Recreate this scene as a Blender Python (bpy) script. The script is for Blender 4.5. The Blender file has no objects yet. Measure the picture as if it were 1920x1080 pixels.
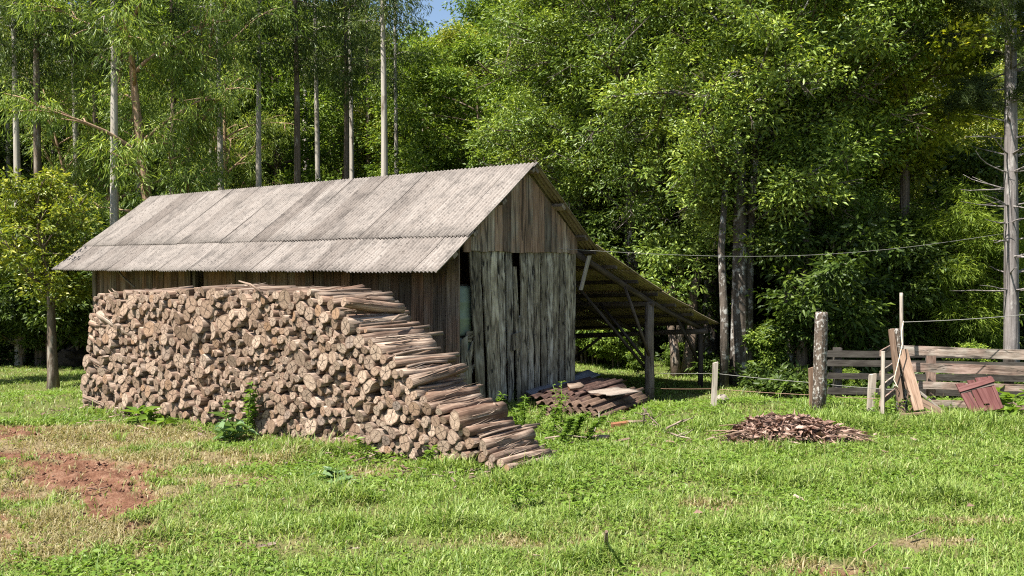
import bpy, math, random
import numpy as np
from mathutils import Vector, Matrix, Quaternion
random.seed(7)
rng = np.random.default_rng(7)
scene = bpy.context.scene
C = scene.collection
F = 1700.0; HC = 2.0; TH = math.atan(40 / F)

# ------------------------------------------------------------------ view helpers: photo direction -> real point
def ray(px, py):
    a = (px - 960) / F; b = (540 - py) / F
    return Vector((a, math.cos(TH) + b * math.sin(TH), -math.sin(TH) + b * math.cos(TH)))
def P(px, py, Y):
    d = ray(px, py); k = Y / d.y
    return Vector((d.x * k, Y, HC + d.z * k))
def X(px, Y): return (px - 960) / F * Y
def ss(a, b, x):
    t = np.clip((np.asarray(x, float) - a) / (b - a), 0, 1); return t * t * (3 - 2 * t)
def hgt(x, y):
    x = np.asarray(x, float); y = np.asarray(y, float)
    h = -0.42 * ss(13.2, 15.8, y) * ss(0.2, 1.6, x)
    h = h - 0.62 * ss(13.6, 19, y) * ss(-3.5, -7, x)
    h = h + np.clip(y - 30, 0, 66) * 0.34 * ss(28, 42, y) - 0.10 * ss(20, 28, y)
    return h
def hz(x, y): return float(hgt(x, y))
def G(px, py):
    z = 0.0
    for _ in range(8):
        d = ray(px, py); k = (z - HC) / d.z
        p = Vector((d.x * k, d.y * k, z)); z = hz(p.x, p.y)
    return p
# smooth value noise
_T = rng.random((256, 256))
def vnoise(x, y, s=1.0, o=0):
    x = np.asarray(x, float) * s + 17.3 + o * 31.7; y = np.asarray(y, float) * s + 41.9 + o * 11.1
    xi = np.floor(x).astype(int); yi = np.floor(y).astype(int); fx = x - xi; fy = y - yi
    fx = fx * fx * (3 - 2 * fx); fy = fy * fy * (3 - 2 * fy)
    g = lambda a, b: _T[a & 255, b & 255]
    return (g(xi, yi) * (1 - fx) + g(xi + 1, yi) * fx) * (1 - fy) + (g(xi, yi + 1) * (1 - fx) + g(xi + 1, yi + 1) * fx) * fy

# ------------------------------------------------------------------ object helpers
def tag(o, label=None, cat=None, group=None, kind=None):
    if label: o['label'] = label
    if cat: o['category'] = cat
    if group: o['group'] = group
    if kind: o['kind'] = kind
    return o
def thing(name, label, cat, loc=(0, 0, 0), rz=0.0, group=None):
    o = bpy.data.objects.new(name, None); C.objects.link(o); o.empty_display_size = 0.2
    o.location = loc; o.rotation_euler = (0, 0, rz)
    return tag(o, label, cat, group)
def link(name, me, parent=None):
    o = bpy.data.objects.new(name, me); C.objects.link(o)
    if parent: o.parent = parent
    return o
def dup(root, loc, rz, scale=1.0, label=None, group=None, tilt=(0, 0)):
    r = root.copy(); C.objects.link(r); r.location = loc; r.rotation_euler = (tilt[0], tilt[1], rz)
    r.scale = (scale,) * 3 if not isinstance(scale, tuple) else scale
    if label: r['label'] = label
    if group: r['group'] = group
    elif 'group' in r: del r['group']
    for ch in list(root.children):
        c = ch.copy(); C.objects.link(c); c.parent = r
    return r

class MB:
    """collects quads / tris with uv (across, along) and material slots"""
    def __init__(s): s.v = []; s.f = []; s.uv = []; s.m = []; s.sm = []
    def face(s, idx, uv, m=0, smooth=False):
        s.f.append(tuple(idx)); s.uv.append(uv); s.m.append(m); s.sm.append(smooth)
    def tube(s, pts, rad, n=8, m=0, cap=True, jit=0.0, capm=None, seed=None, smooth=True, capuv=False):
        pts = [Vector(p) for p in pts]; R = random.Random(seed) if seed is not None else random
        if not hasattr(rad, '__len__'): rad = [rad] * len(pts)
        base = len(s.v); ln = 0; uo = R.random() * 9; vo = R.random() * 9
        prof = [1 + R.uniform(-jit, jit) for _ in range(n)]
        ref = Vector((0, 0, 1)); t0 = (pts[1] - pts[0]).normalized()
        if abs(t0.z) > 0.9: ref = Vector((1, 0, 0))
        Ls = []
        for i, p in enumerate(pts):
            t = (pts[min(i + 1, len(pts) - 1)] - pts[max(i - 1, 0)]).normalized()
            a = t.cross(ref).normalized(); b = a.cross(t)
            if i: ln += (p - pts[i - 1]).length
            Ls.append(ln)
            for k in range(n):
                an = 2 * math.pi * k / n; r = rad[i] * prof[k] * (1 + R.uniform(-jit, jit) * .35)
                s.v.append(p + a * (math.cos(an) * r) + b * (math.sin(an) * r))
        rr = max(rad)
        for i in range(len(pts) - 1):
            for k in range(n):
                k2 = (k + 1) % n
                u0 = uo + k / n * 6.283 * rr; u1 = uo + (k + 1) / n * 6.283 * rr
                s.face((base + i * n + k, base + i * n + k2, base + (i + 1) * n + k2, base + (i + 1) * n + k),
                       ((u0, vo + Ls[i]), (u1, vo + Ls[i]), (u1, vo + Ls[i + 1]), (u0, vo + Ls[i + 1])), m, smooth)
        if cap:
            cm = m if capm is None else capm
            for e, ring in ((0, base), (1, base + (len(pts) - 1) * n)):
                ids = [ring + k for k in range(n)]
                uv = [(math.cos(2 * math.pi * k / n) * prof[k], math.sin(2 * math.pi * k / n) * prof[k]) for k in range(n)]
                if not e: ids = ids[::-1]; uv = uv[::-1]
                s.face(ids, uv, cm, False)
        return s
    def plank(s, a, b, wdir, tdir, w0, w1=None, th=0.022, m=0, cut0=0.0, cut1=0.0, n=1, wob=0.0):
        """board from a to b (centre lines of its back face), widths w0 -> w1 along wdir, thickness along tdir; cut: slanted ends"""
        a = Vector(a); b = Vector(b); wdir = Vector(wdir).normalized(); tdir = Vector(tdir).normalized()
        w1 = w0 if w1 is None else w1; L = (b - a).length; ax = (b - a).normalized(); uo = random.random() * 9; vo = random.random() * 9
        base = len(s.v); rows = []
        for i in range(n + 1):
            k = i / n; c = a.lerp(b, k); w = w0 + (w1 - w0) * k
            sl = cut0 if i == 0 else (cut1 if i == n else 0)
            j1 = random.uniform(-wob, wob) if 0 < i < n or wob else 0; j2 = random.uniform(-wob, wob)
            pl = c - wdir * (w / 2 + j1) - ax * sl / 2; pr = c + wdir * (w / 2 + j2) + ax * sl / 2
            s.v += [pl, pr, pr + tdir * th, pl + tdir * th]; rows.append((k * L, w))
        for i in range(n):
            q = base + 4 * i; r = q + 4; v0 = vo + rows[i][0]; v1 = vo + rows[i + 1][0]; w = rows[i][1]
            for e, (i0, i1, d) in enumerate(((1, 0, w), (2, 1, th), (3, 2, w), (0, 3, th))):
                o = uo + e * 1.7
                s.face((q + i0, q + i1, r + i1, r + i0), ((o, v0), (o + d, v0), (o + d, v1), (o, v1)), m)
        q = base; s.face((q, q + 1, q + 2, q + 3), ((uo, vo), (uo + w0, vo), (uo + w0, vo + th), (uo, vo + th)), m)
        q = base + 4 * n; s.face((q + 3, q + 2, q + 1, q), ((uo, vo), (uo + w1, vo), (uo + w1, vo + th), (uo, vo + th)), m)
        return s
    def sheet(s, O, A, B, N, LA, LB, wl=0.0975, amp=0.019, th=0.006, ny=6, m=0, sag=0.0, warp=0.0, seg=8, phase=0.0, fray=0.0):
        """corrugated sheet: O corner, A along the ridges, B across them, N up"""
        O, A, B, N = (Vector(q) for q in (O, A, B, N)); A.normalize(); B.normalize(); N.normalize()
        nx = max(4, int(round(LB / wl * seg))); base = len(s.v); uo = random.random() * 7; vo = random.random() * 7
        w1, w2 = random.uniform(-1, 1), random.uniform(-1, 1)
        fr = [random.uniform(-fray, fray) for _ in range(nx + 1)]
        for lay in (0, 1):
            for j in range(ny + 1):
                for i in range(nx + 1):
                    x = LB * i / nx; y = LA * j / ny
                    if j in (0, ny): y += fr[i]
                    z = math.sin((x / wl + phase) * 2 * math.pi) * amp
                    z -= sag * math.sin(math.pi * j / ny)
                    z += warp * (w1 * math.sin(2.1 * y + 1.3 * x + w2 * 3) + w2 * math.sin(3.7 * x + y))
                    s.v.append(O + A * y + B * x + N * (z - (th if lay else 0)))
        W = nx + 1; S = W * (ny + 1)
        uvf = lambda i, j: (uo + LB * i / nx, vo + LA * j / ny)
        for j in range(ny):
            for i in range(nx):
                a = base + j * W + i; q = (a, a + 1, a + 1 + W, a + W); uv = (uvf(i, j), uvf(i + 1, j), uvf(i + 1, j + 1), uvf(i, j + 1))
                s.face(q[::-1], uv[::-1], m, True); s.face([k + S for k in q], uv, m, True)
        for i in range(nx):
            for j, fl in ((0, 1), (ny, 0)):
                a = base + j * W + i; q = [a, a + 1, a + 1 + S, a + S]; uv = [uvf(i, j)] * 4
                s.face(q if fl else q[::-1], uv, m)
        for j in range(ny):
            for i, fl in ((0, 0), (nx, 1)):
                a = base + j * W + i; q = [a, a + W, a + W + S, a + S]; uv = [uvf(i, j)] * 4
                s.face(q if fl else q[::-1], uv, m)
        return s
    def mesh(s, name, mats):
        me = bpy.data.meshes.new(name)
        me.from_pydata([tuple(v) for v in s.v], [], s.f)
        uvl = me.uv_layers.new(name='UVMap')
        uvl.data.foreach_set('uv', np.array([c for f in s.uv for c in f], 'f').ravel())
        me.polygons.foreach_set('material_index', np.array(s.m, 'i'))
        me.polygons.foreach_set('use_smooth', np.array(s.sm, bool))
        for mm in (mats if isinstance(mats, (list, tuple)) else [mats]): me.materials.append(mm)
        me.update(); return me
    def build(s, name, mats, parent=None): return link(name, s.mesh(name, mats), parent)

def tri_mesh(name, co, tris, mats, attr=None):
    me = bpy.data.meshes.new(name); n = len(co); t = len(tris)
    me.vertices.add(n); me.vertices.foreach_set('co', np.ascontiguousarray(co, 'f').ravel())
    me.loops.add(t * 3); me.loops.foreach_set('vertex_index', np.ascontiguousarray(tris, 'i').ravel())
    me.polygons.add(t); me.polygons.foreach_set('loop_start', np.arange(0, t * 3, 3, dtype='i'))
    me.polygons.foreach_set('loop_total', np.full(t, 3, 'i'))
    for k, vals in (attr or {}).items():
        at = me.attributes.new(k, 'FLOAT', 'POINT'); at.data.foreach_set('value', np.ascontiguousarray(vals, 'f'))
    for mm in (mats if isinstance(mats, (list, tuple)) else [mats]): me.materials.append(mm)
    me.update(calc_edges=True); return me

def unit(a): return a / np.maximum(np.linalg.norm(a, axis=1, keepdims=True), 1e-9)
def leaf_geo(pos, ax, nor, L, W, fold=0.25, mid=0.45):
    """diamond leaves folded along the midrib: 4 verts and 2 tris each"""
    n = len(pos); ax = unit(ax); side = unit(np.cross(ax, nor)); nor = np.cross(side, ax)
    L = np.broadcast_to(L, n)[:, None]; W = np.broadcast_to(W, n)[:, None]
    m = pos + ax * L * mid
    co = np.stack([pos, m + side * W * .5 + nor * W * fold, pos + ax * L - nor * L * .12, m - side * W * .5 + nor * W * fold], 1).reshape(-1, 3)
    i = np.arange(n)[:, None] * 4
    tr = np.concatenate([i + np.array([0, 1, 2]), i + np.array([0, 2, 3])], 1).reshape(-1, 3)
    return co, tr
def join(parts):
    co = []; tr = []; o = 0
    for c, t in parts: co.append(c); tr.append(t + o); o += len(c)
    return np.concatenate(co), np.concatenate(tr)

# ------------------------------------------------------------------ materials
class NT:
    def __init__(s, name):
        s.m = bpy.data.materials.new(name); s.m.use_nodes = True; s.t = s.m.node_tree; s.t.nodes.clear()
        s.out = s.t.nodes.new('ShaderNodeOutputMaterial')
    def n(s, typ, ins=None, **kw):
        x = s.t.nodes.new(typ)
        for k, v in kw.items(): setattr(x, k, v)
        for k, v in (ins or {}).items():
            if isinstance(v, bpy.types.NodeSocket): s.t.links.new(v, x.inputs[k])
            else: x.inputs[k].default_value = v
        return x
    def math(s, op, a, b=0.0, c=None, clamp=False):
        ins = {0: a, 1: b}
        if c is not None: ins[2] = c
        return s.n('ShaderNodeMath', ins, operation=op, use_clamp=clamp).outputs[0]
    def mix(s, f, a, b, blend='MIX'):
        x = s.n('ShaderNodeMix', {0: f, 6: a, 7: b}, data_type='RGBA', blend_type=blend); return x.outputs[2]
    def ramp(s, f, stops):
        x = s.n('ShaderNodeValToRGB', {0: f}); e = x.color_ramp.elements
        while len(e) < len(stops): e.new(0.5)
        for q, (p, c) in zip(e, stops): q.position = p; q.color = (*c, 1) if len(c) == 3 else c
        return x.outputs[0]
    def noise(s, vec, scale, detail=4, rough=0.6, dist=0.0):
        return s.n('ShaderNodeTexNoise', {'Vector': vec, 'Scale': scale, 'Detail': detail, 'Roughness': rough, 'Distortion': dist}).outputs[0]
    def map(s, vec, scale=(1, 1, 1), loc=(0, 0, 0)):
        return s.n('ShaderNodeMapping', {0: vec, 1: loc, 3: scale}).outputs[0]
    def bsdf(s, col, rough=0.8, bump=None, bd=0.01, bs=0.6, spec=0.3, metal=0.0):
        ins = {'Base Color': col, 'Roughness': rough, 'Specular IOR Level': spec, 'Metallic': metal}
        if bump is not None: ins['Normal'] = s.n('ShaderNodeBump', {'Height': bump, 'Distance': bd, 'Strength': bs}).outputs[0]
        b = s.n('ShaderNodeBsdfPrincipled', ins); s.t.links.new(b.outputs[0], s.out.inputs[0]); return s.m
    def rnd(s):
        g = s.n('ShaderNodeNewGeometry').outputs['Random Per Island']; o = s.n('ShaderNodeObjectInfo').outputs['Random']
        return s.math('FRACT', s.math('ADD', g, o))
    def uv(s, off=None):
        u = s.n('ShaderNodeUVMap').outputs[0]
        if off is not None: u = s.n('ShaderNodeVectorMath', {0: u, 1: s.n('ShaderNodeCombineXYZ', {0: off, 1: off, 2: off}).outputs[0]}, operation='ADD').outputs[0]
        return u
V4 = lambda c: (*c, 1)

def wood(name, dark, mid, light, across=60, along=1.6, bd=0.006, var=0.35, rough=0.85, tint=None, tintamt=0.5, crack=0.0):
    m = NT(name); r = m.rnd(); uv = m.uv(m.math('MULTIPLY', r, 13.0))
    g = m.noise(m.map(uv, (across, along, 1)), 1.0, 6, 0.65, 0.6)
    g2 = m.noise(m.map(uv, (across * .2, along * 1.2, 1)), 1.0, 3, 0.6, 0.3)
    h = m.math('ADD', m.math('MULTIPLY', g, 0.65), m.math('MULTIPLY', g2, 0.4))
    col = m.ramp(h, ((0.33, dark), (0.5, mid), (0.68, light)))
    col = m.mix(1.0, col, m.ramp(r, ((0, (1 - var,) * 3), (1, (1 + var * .6,) * 3))), 'MULTIPLY')
    if tint:
        big = m.noise(uv, 2.2, 3, 0.6)
        tr = m.ramp(m.math('ADD', big, m.math('MULTIPLY', m.math('FRACT', m.math('MULTIPLY', r, 7.3)), 0.35)), ((0.5, (0, 0, 0)), (0.75, (1, 1, 1))))
        col = m.mix(m.math('MULTIPLY', tr, tintamt), col, m.mix(1.0, col, V4(tint), 'MULTIPLY'))
    if crack:
        ck = m.noise(m.map(uv, (across * .55, along * .8, 1), (3, 5, 0)), 1.0, 4, 0.55, 1.0)
        cm = m.ramp(ck, ((0.36, (1, 1, 1)), (0.43, (0, 0, 0))))
        col = m.mix(m.math('MULTIPLY', cm, crack), col, (0.012, 0.010, 0.009, 1))
        h = m.math('SUBTRACT', h, m.math('MULTIPLY', cm, 0.6))
    return m.bsdf(col, rough, h, bd, 0.9, 0.2)

M = {}
M['front_planks'] = wood('weathered_brown_planks', (.030, .020, .014), (.14, .098, .068), (.30, .225, .165), 55, 1.2, 0.005, .5, tint=(1.25, .8, .6), tintamt=.6, crack=.6)
M['gable_planks'] = wood('fissured_grey_planks', (.035, .029, .022), (.24, .205, .158), (.58, .53, .44), 34, 3.2, 0.014, .42, tint=(.8, .74, .62), tintamt=.7, crack=.95)
M['upper_planks'] = wood('upper_gable_planks', (.045, .033, .024), (.22, .172, .128), (.42, .35, .28), 38, 1.3, 0.006, .6, tint=(1.3, .75, .5), tintamt=.45, crack=.7)
M['pole_wood'] = wood('pole_wood', (.07, .05, .035), (.21, .16, .115), (.38, .31, .24), 40, 2.0, 0.006, .4, crack=.5)
M['dark_wood'] = wood('dark_old_timber', (.02, .015, .012), (.07, .052, .042), (.15, .12, .10), 40, 2.0, 0.006, .4)
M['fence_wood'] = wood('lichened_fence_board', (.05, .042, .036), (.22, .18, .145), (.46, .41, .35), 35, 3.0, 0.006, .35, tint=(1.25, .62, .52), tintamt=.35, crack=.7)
M['fence_dark'] = wood('shaded_fence_board', (.012, .010, .009), (.06, .051, .043), (.12, .108, .093), 35, 3.0, 0.006, .35)  # fence board wood with the back fence's shade put into the colour
M['fresh_board'] = wood('brown_board', (.07, .043, .028), (.20, .128, .086), (.33, .235, .17), 50, 2.0, 0.003, .35, crack=.35)
M['grey_stake'] = wood('grey_stake', (.10, .085, .07), (.32, .27, .22), (.52, .46, .39), 50, 2.0, 0.003, .3, crack=.4)
M['red_paint'] = wood('faded_red_painted_boards', (.045, .014, .013), (.092, .033, .029), (.15, .068, .061), 26, 1.8, 0.003, .22, rough=.6, crack=.25)

def lichen_bark(name, a, b, c, sc=9, thr=0.55, zs=.5):
    m = NT(name); co = m.n('ShaderNodeTexCoord').outputs['Object']; r = m.n('ShaderNodeObjectInfo').outputs['Random']
    off = m.n('ShaderNodeVectorMath', {0: m.map(co, (1, 1, zs)), 1: m.n('ShaderNodeCombineXYZ', {0: m.math('MULTIPLY', r, 20.), 1: 0., 2: m.math('MULTIPLY', r, 31.)}).outputs[0]}, operation='ADD').outputs[0]
    n1 = m.noise(off, sc, 5, .65); n2 = m.noise(m.map(off, (9, 9, .8)), 2.5, 4, .6)
    col = m.ramp(n2, ((.3, a), (.65, b))); col = m.mix(m.ramp(n1, ((thr - .04, (0, 0, 0)), (thr + .05, (1, 1, 1)))), col, V4(c))
    return m.bsdf(col, .85, m.math('ADD', n1, n2), .02, .8, .2)
M['lichen_post'] = lichen_bark('lichen_covered_post', (.03, .023, .017), (.15, .112, .085), (.42, .395, .355), 30, .56, .6)
M['pale_trunk'] = lichen_bark('pale_eucalyptus_bark', (.26, .225, .185), (.48, .44, .38), (.16, .125, .095), 3, .62, .25)
M['brown_trunk'] = lichen_bark('brown_bark', (.06, .043, .03), (.20, .15, .11), (.30, .26, .21), 5, .60, .3)
M['mottled_trunk'] = lichen_bark('white_mottled_bark', (.035, .028, .022), (.12, .098, .078), (.36, .35, .32), 7, .57, .8)
M['pine_bark'] = lichen_bark('grey_pine_bark', (.06, .05, .046), (.28, .25, .235), (.37, .345, .32), 8, .6, .35)
M['tan_branch'] = lichen_bark('tan_branch_bark', (.22, .13, .075), (.42, .29, .19), (.15, .10, .07), 4, .65, .4)

def bark():
    m = NT('stringy_firewood_bark'); r = m.rnd(); uv = m.uv(m.math('MULTIPLY', r, 11.0))
    g = m.noise(m.map(uv, (70, 1.6, 1)), 1., 5, .65, .5); g2 = m.noise(m.map(uv, (9, 2.2, 1)), 1., 4, .6)
    h = m.math('ADD', m.math('MULTIPLY', g, .6), m.math('MULTIPLY', g2, .45))
    c1 = m.ramp(h, ((.32, (.045, .026, .018)), (.5, (.168, .10, .068)), (.7, (.46, .335, .245))))
    c2 = m.ramp(h, ((.32, (.06, .045, .036)), (.5, (.19, .14, .105)), (.7, (.50, .41, .325))))
    col = m.mix(m.math('FRACT', m.math('MULTIPLY', r, 5.7)), c1, c2)
    col = m.mix(1.0, col, m.ramp(m.math('FRACT', m.math('MULTIPLY', r, 17.3)), ((0, (.7,) * 3), (1, (1.15,) * 3))), 'MULTIPLY')
    return m.bsdf(col, .85, h, .012, 1.0, .15)
M['bark'] = bark()
def log_end():
    m = NT('sawn_log_end'); r = m.rnd(); u = m.n('ShaderNodeUVMap').outputs[0]; sp = m.n('ShaderNodeSeparateXYZ', {0: u})
    x, y = sp.outputs[0], sp.outputs[1]
    rad = m.math('SQRT', m.math('ADD', m.math('MULTIPLY', x, x), m.math('MULTIPLY', y, y)))
    off = m.n('ShaderNodeVectorMath', {0: u, 1: m.n('ShaderNodeCombineXYZ', {0: m.math('MULTIPLY', r, 23.), 1: m.math('MULTIPLY', r, 7.), 2: 0.}).outputs[0]}, operation='ADD').outputs[0]
    nz = m.noise(off, 2.5, 4, .6); nf = m.noise(off, 14., 4, .7)
    ang = m.math('ADD', m.math('ARCTAN2', y, x), m.math('ADD', m.math('MULTIPLY', r, 40.), m.math('MULTIPLY', nz, 1.5)))
    cn = m.math('ADD', 2., m.math('FLOOR', m.math('MULTIPLY', m.math('FRACT', m.math('MULTIPLY', r, 9.1)), 3.99)))
    fr = m.math('ABSOLUTE', m.math('SUBTRACT', m.math('FRACT', m.math('DIVIDE', m.math('MULTIPLY', ang, cn), 6.2832)), .5))
    dist = m.math('DIVIDE', m.math('MULTIPLY', fr, m.math('MULTIPLY', rad, 6.28)), cn)
    wdt = m.math('MULTIPLY', m.math('SUBTRACT', nz, .31), .22)
    crack = m.math('LESS_THAN', dist, wdt)
    crack = m.math('MULTIPLY', crack, m.math('LESS_THAN', rad, m.math('ADD', .55, m.math('MULTIPLY', nz, .7))))
    rings = m.math('SINE', m.math('MULTIPLY', m.math('ADD', rad, m.math('MULTIPLY', nz, .25)), 46.))
    base = m.ramp(m.math('FRACT', m.math('MULTIPLY', r, 3.9)), ((0, (.24, .17, .12)), (.3, (.375, .282, .21)), (.55, (.455, .362, .28)), (.8, (.29, .222, .17)), (.9, (.34, .22, .135)), (1, (.235, .20, .172))))
    base = m.mix(1.0, base, m.ramp(nz, ((.28, (.5, .46, .43)), (.62, (1.15, 1.12, 1.1)))), 'MULTIPLY')
    base = m.mix(1.0, base, m.ramp(nf, ((.3, (.78, .76, .74)), (.7, (1.1, 1.1, 1.1)))), 'MULTIPLY')
    base = m.mix(m.math('MULTIPLY', m.math('ADD', m.math('MULTIPLY', rings, .5), .5), .18), base, (.20, .13, .09, 1))
    base = m.mix(m.ramp(rad, ((.82, (0, 0, 0)), (.93, (.75, .75, .75)))), base, (.13, .085, .06, 1))
    base = m.mix(m.math('MULTIPLY', crack, .88), base, (.022, .014, .010, 1))
    return m.bsdf(base, .9, m.math('SUBTRACT', m.math('ADD', nf, m.math('MULTIPLY', rings, .2)), m.math('MULTIPLY', crack, 1.5)), .006, .6, .15)
M['end'] = log_end()

def fibro(name, c1, c2, c3, moss=(.10, .10, .05), mossamt=.3):
    m = NT(name); r = m.rnd(); uv = m.uv(m.math('MULTIPLY', r, 17.))
    n1 = m.noise(uv, 3.0, 5, .65); n2 = m.noise(uv, 42., 4, .7); n3 = m.noise(m.map(uv, (14, 1.2, 1)), 1.0, 4, .6)
    col = m.ramp(m.math('ADD', m.math('MULTIPLY', n1, .65), m.math('MULTIPLY', n3, .35)), ((.35, c1), (.52, c2), (.68, c3)))
    n4 = m.noise(uv, 13., 5, .75, .4); col = m.mix(m.ramp(n4, ((.55, (0, 0, 0)), (.66, (.6, .6, .6)))), col, V4(tuple(k * .55 for k in c1)))
    col = m.mix(m.ramp(n2, ((.56, (0, 0, 0)), (.64, (.75, .75, .75)))), col, V4(tuple(k * .35 for k in c1)))
    col = m.mix(m.math('MULTIPLY', m.ramp(n1, ((.5, (0, 0, 0)), (.72, (1, 1, 1)))), mossamt), col, V4(moss))
    col = m.mix(1.0, col, m.ramp(r, ((0, (.74, .72, .71)), (.5, (1, 1, 1)), (1, (1.1, 1.1, 1.1)))), 'MULTIPLY')
    return m.bsdf(col, .9, n2, .004, .5, .15)
M['roof'] = fibro('weathered_fibre_cement', (.125, .110, .098), (.245, .215, .19), (.335, .305, .275), (.12, .092, .075), .5)
M['roof_under'] = fibro('mossy_fibre_cement', (.15, .115, .07), (.29, .235, .15), (.40, .335, .23), (.18, .15, .075), .4)
M['sheet_grey'] = fibro('stacked_fibre_cement', (.055, .036, .026), (.135, .088, .062), (.26, .19, .14), (.08, .042, .026), .5)
M['slab'] = fibro('pale_weathered_slab', (.14, .115, .095), (.27, .22, .18), (.38, .32, .27), (.12, .08, .06), .4)
M['sheet_rust'] = fibro('rusty_sheet', (.035, .021, .017), (.085, .052, .042), (.20, .14, .115), (.10, .045, .028), .5)
M['sheet_zinc'] = fibro('bluish_sheet', (.10, .10, .11), (.17, .175, .19), (.26, .265, .28), (.12, .11, .10), .2)

def plain(name, col, rough=.7, sc=20, v=.25, metal=0.0):
    m = NT(name); co = m.n('ShaderNodeTexCoord').outputs['Object']; n1 = m.noise(co, sc, 4, .6)
    c = m.mix(1.0, V4(col), m.ramp(n1, ((.3, (1 - v,) * 3), (.7, (1 + v,) * 3))), 'MULTIPLY')
    return m.bsdf(c, rough, n1, .004, .4, .3, metal)
M['wire'] = plain('galvanised_wire', (.24, .23, .205), .6, 30, .2)
M['rust_wire'] = plain('rusty_wire', (.28, .17, .12), .7, 30, .3)
M['barrel'] = plain('green_plastic', (.21, .25, .18), .45, 8, .15)
M['stone'] = plain('stone', (.26, .22, .18), .9, 12, .4)
M['moss'] = plain('mossy_stump', (.022, .021, .013), .95, 9, .6)
M['brick'] = plain('orange_brick', (.22, .095, .045), .9, 25, .3)
M['rope'] = plain('pale_rope', (.58, .50, .38), .8, 60, .2)
M['dark_soil'] = plain('dark_litter', (.035, .026, .02), .95, 6, .4)

def foliage(name, cols, trans=.30, gloss=.10, tcol=None, rough=.42, bright=1.0, warm=(1, 1, 1)):
    m = NT(name); r = m.n('ShaderNodeNewGeometry').outputs['Random Per Island']; ob = m.n('ShaderNodeObjectInfo').outputs['Random']
    col = m.ramp(r, tuple((i / max(1, len(cols) - 1), tuple(k * bright * q for k, q in zip(c, warm))) for i, c in enumerate(cols)))
    col = m.mix(1.0, col, m.ramp(ob, ((0, (.82, .86, .8)), (1, (1.14, 1.1, 1.1)))), 'MULTIPLY')
    yg = m.n('ShaderNodeAttribute', attribute_name='young_sunlit').outputs['Fac']
    col = m.mix(m.ramp(yg, ((.45, (0, 0, 0)), (.95, (.85, .85, .85)))), col, m.mix(1.0, col, (1.95, 1.7, 1.25, 1), 'MULTIPLY'))  # new growth and sunlit spray tops, both painted as brighter, yellower leaves
    d = m.n('ShaderNodeBsdfDiffuse', {0: col}).outputs[0]
    tc = m.mix(1.0, col, V4(tcol or (1.5, 1.55, .7)), 'MULTIPLY')
    t = m.n('ShaderNodeBsdfTranslucent', {0: tc}).outputs[0]
    g = m.n('ShaderNodeBsdfGlossy', {0: (.62, .64, .58, 1), 1: rough}).outputs[0]
    a = m.n('ShaderNodeMixShader', {0: trans * .85, 1: d, 2: t}).outputs[0]
    lw = m.n('ShaderNodeLayerWeight', {0: .35}).outputs[0]
    a = m.n('ShaderNodeMixShader', {0: m.math('ADD', gloss * .35, m.math('MULTIPLY', lw, gloss * .6)), 1: a, 2: g}).outputs[0]
    m.t.links.new(a, m.out.inputs[0]); return m.m
M['lf_broad'] = foliage('glossy_broad_leaves', ((.030, .060, .014), (.055, .100, .022), (.085, .140, .030), (.13, .19, .045)), warm=(1.17, 1.0, .85), bright=1.8)
M['lf_euc'] = foliage('eucalyptus_leaves', ((.045, .078, .026), (.065, .112, .032), (.090, .145, .038), (.15, .21, .06)), .42, .05, warm=(1.17, 1.0, .85), bright=1.85)
M['lf_slim'] = foliage('dark_eucalyptus_leaves', ((.024, .048, .018), (.042, .078, .026), (.065, .108, .036), (.105, .155, .055)), .36, .04, warm=(1.17, 1.0, .85), bright=1.2)
M['lf_mid'] = foliage('mid_green_leaves', ((.028, .058, .012), (.048, .092, .019), (.075, .130, .026), (.11, .175, .035)), .35, .06, warm=(1.17, 1.0, .85), bright=1.7)
M['lf_yel'] = foliage('yellowish_leaves', ((.07, .095, .012), (.115, .145, .017), (.16, .19, .022), (.20, .20, .03)), .4, .06, bright=1.7)
M['lf_citrus'] = foliage('citrus_leaves', ((.055, .095, .014), (.10, .15, .022), (.15, .20, .03), (.21, .25, .045)), .35, .09, warm=(1.15, 1, .9), bright=1.25)
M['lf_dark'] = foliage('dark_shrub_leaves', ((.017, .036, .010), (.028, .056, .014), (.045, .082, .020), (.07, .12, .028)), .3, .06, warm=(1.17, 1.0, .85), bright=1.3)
M['lf_bamboo'] = foliage('feathery_leaves', ((.10, .145, .022), (.14, .195, .03), (.18, .235, .04)), .45, .04, bright=1.25)
M['lf_pine'] = foliage('pine_needles', ((.045, .070, .025), (.07, .10, .033), (.10, .135, .045)), .25, .05)
M['lf_weed'] = foliage('weed_leaves', ((.09, .16, .025), (.14, .22, .035), (.19, .28, .05)), .4, .06)
M['lf_blue'] = foliage('bluish_weed_leaves', ((.09, .16, .07), (.14, .22, .09), (.17, .25, .12)), .35, .08)
M['lf_palm'] = foliage('palm_leaves', ((.07, .11, .03), (.12, .17, .05), (.2, .24, .09)), .35, .1)
M['lf_dead'] = foliage('dead_fronds', ((.10, .06, .035), (.16, .10, .06), (.24, .16, .10)), .2, .04, (1.1, .9, .7))
M['lf_brown'] = foliage('dry_leaves', ((.075, .042, .032), (.16, .095, .072), (.27, .175, .135), (.40, .29, .235)), .15, .06, (1.1, .9, .7))

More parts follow.
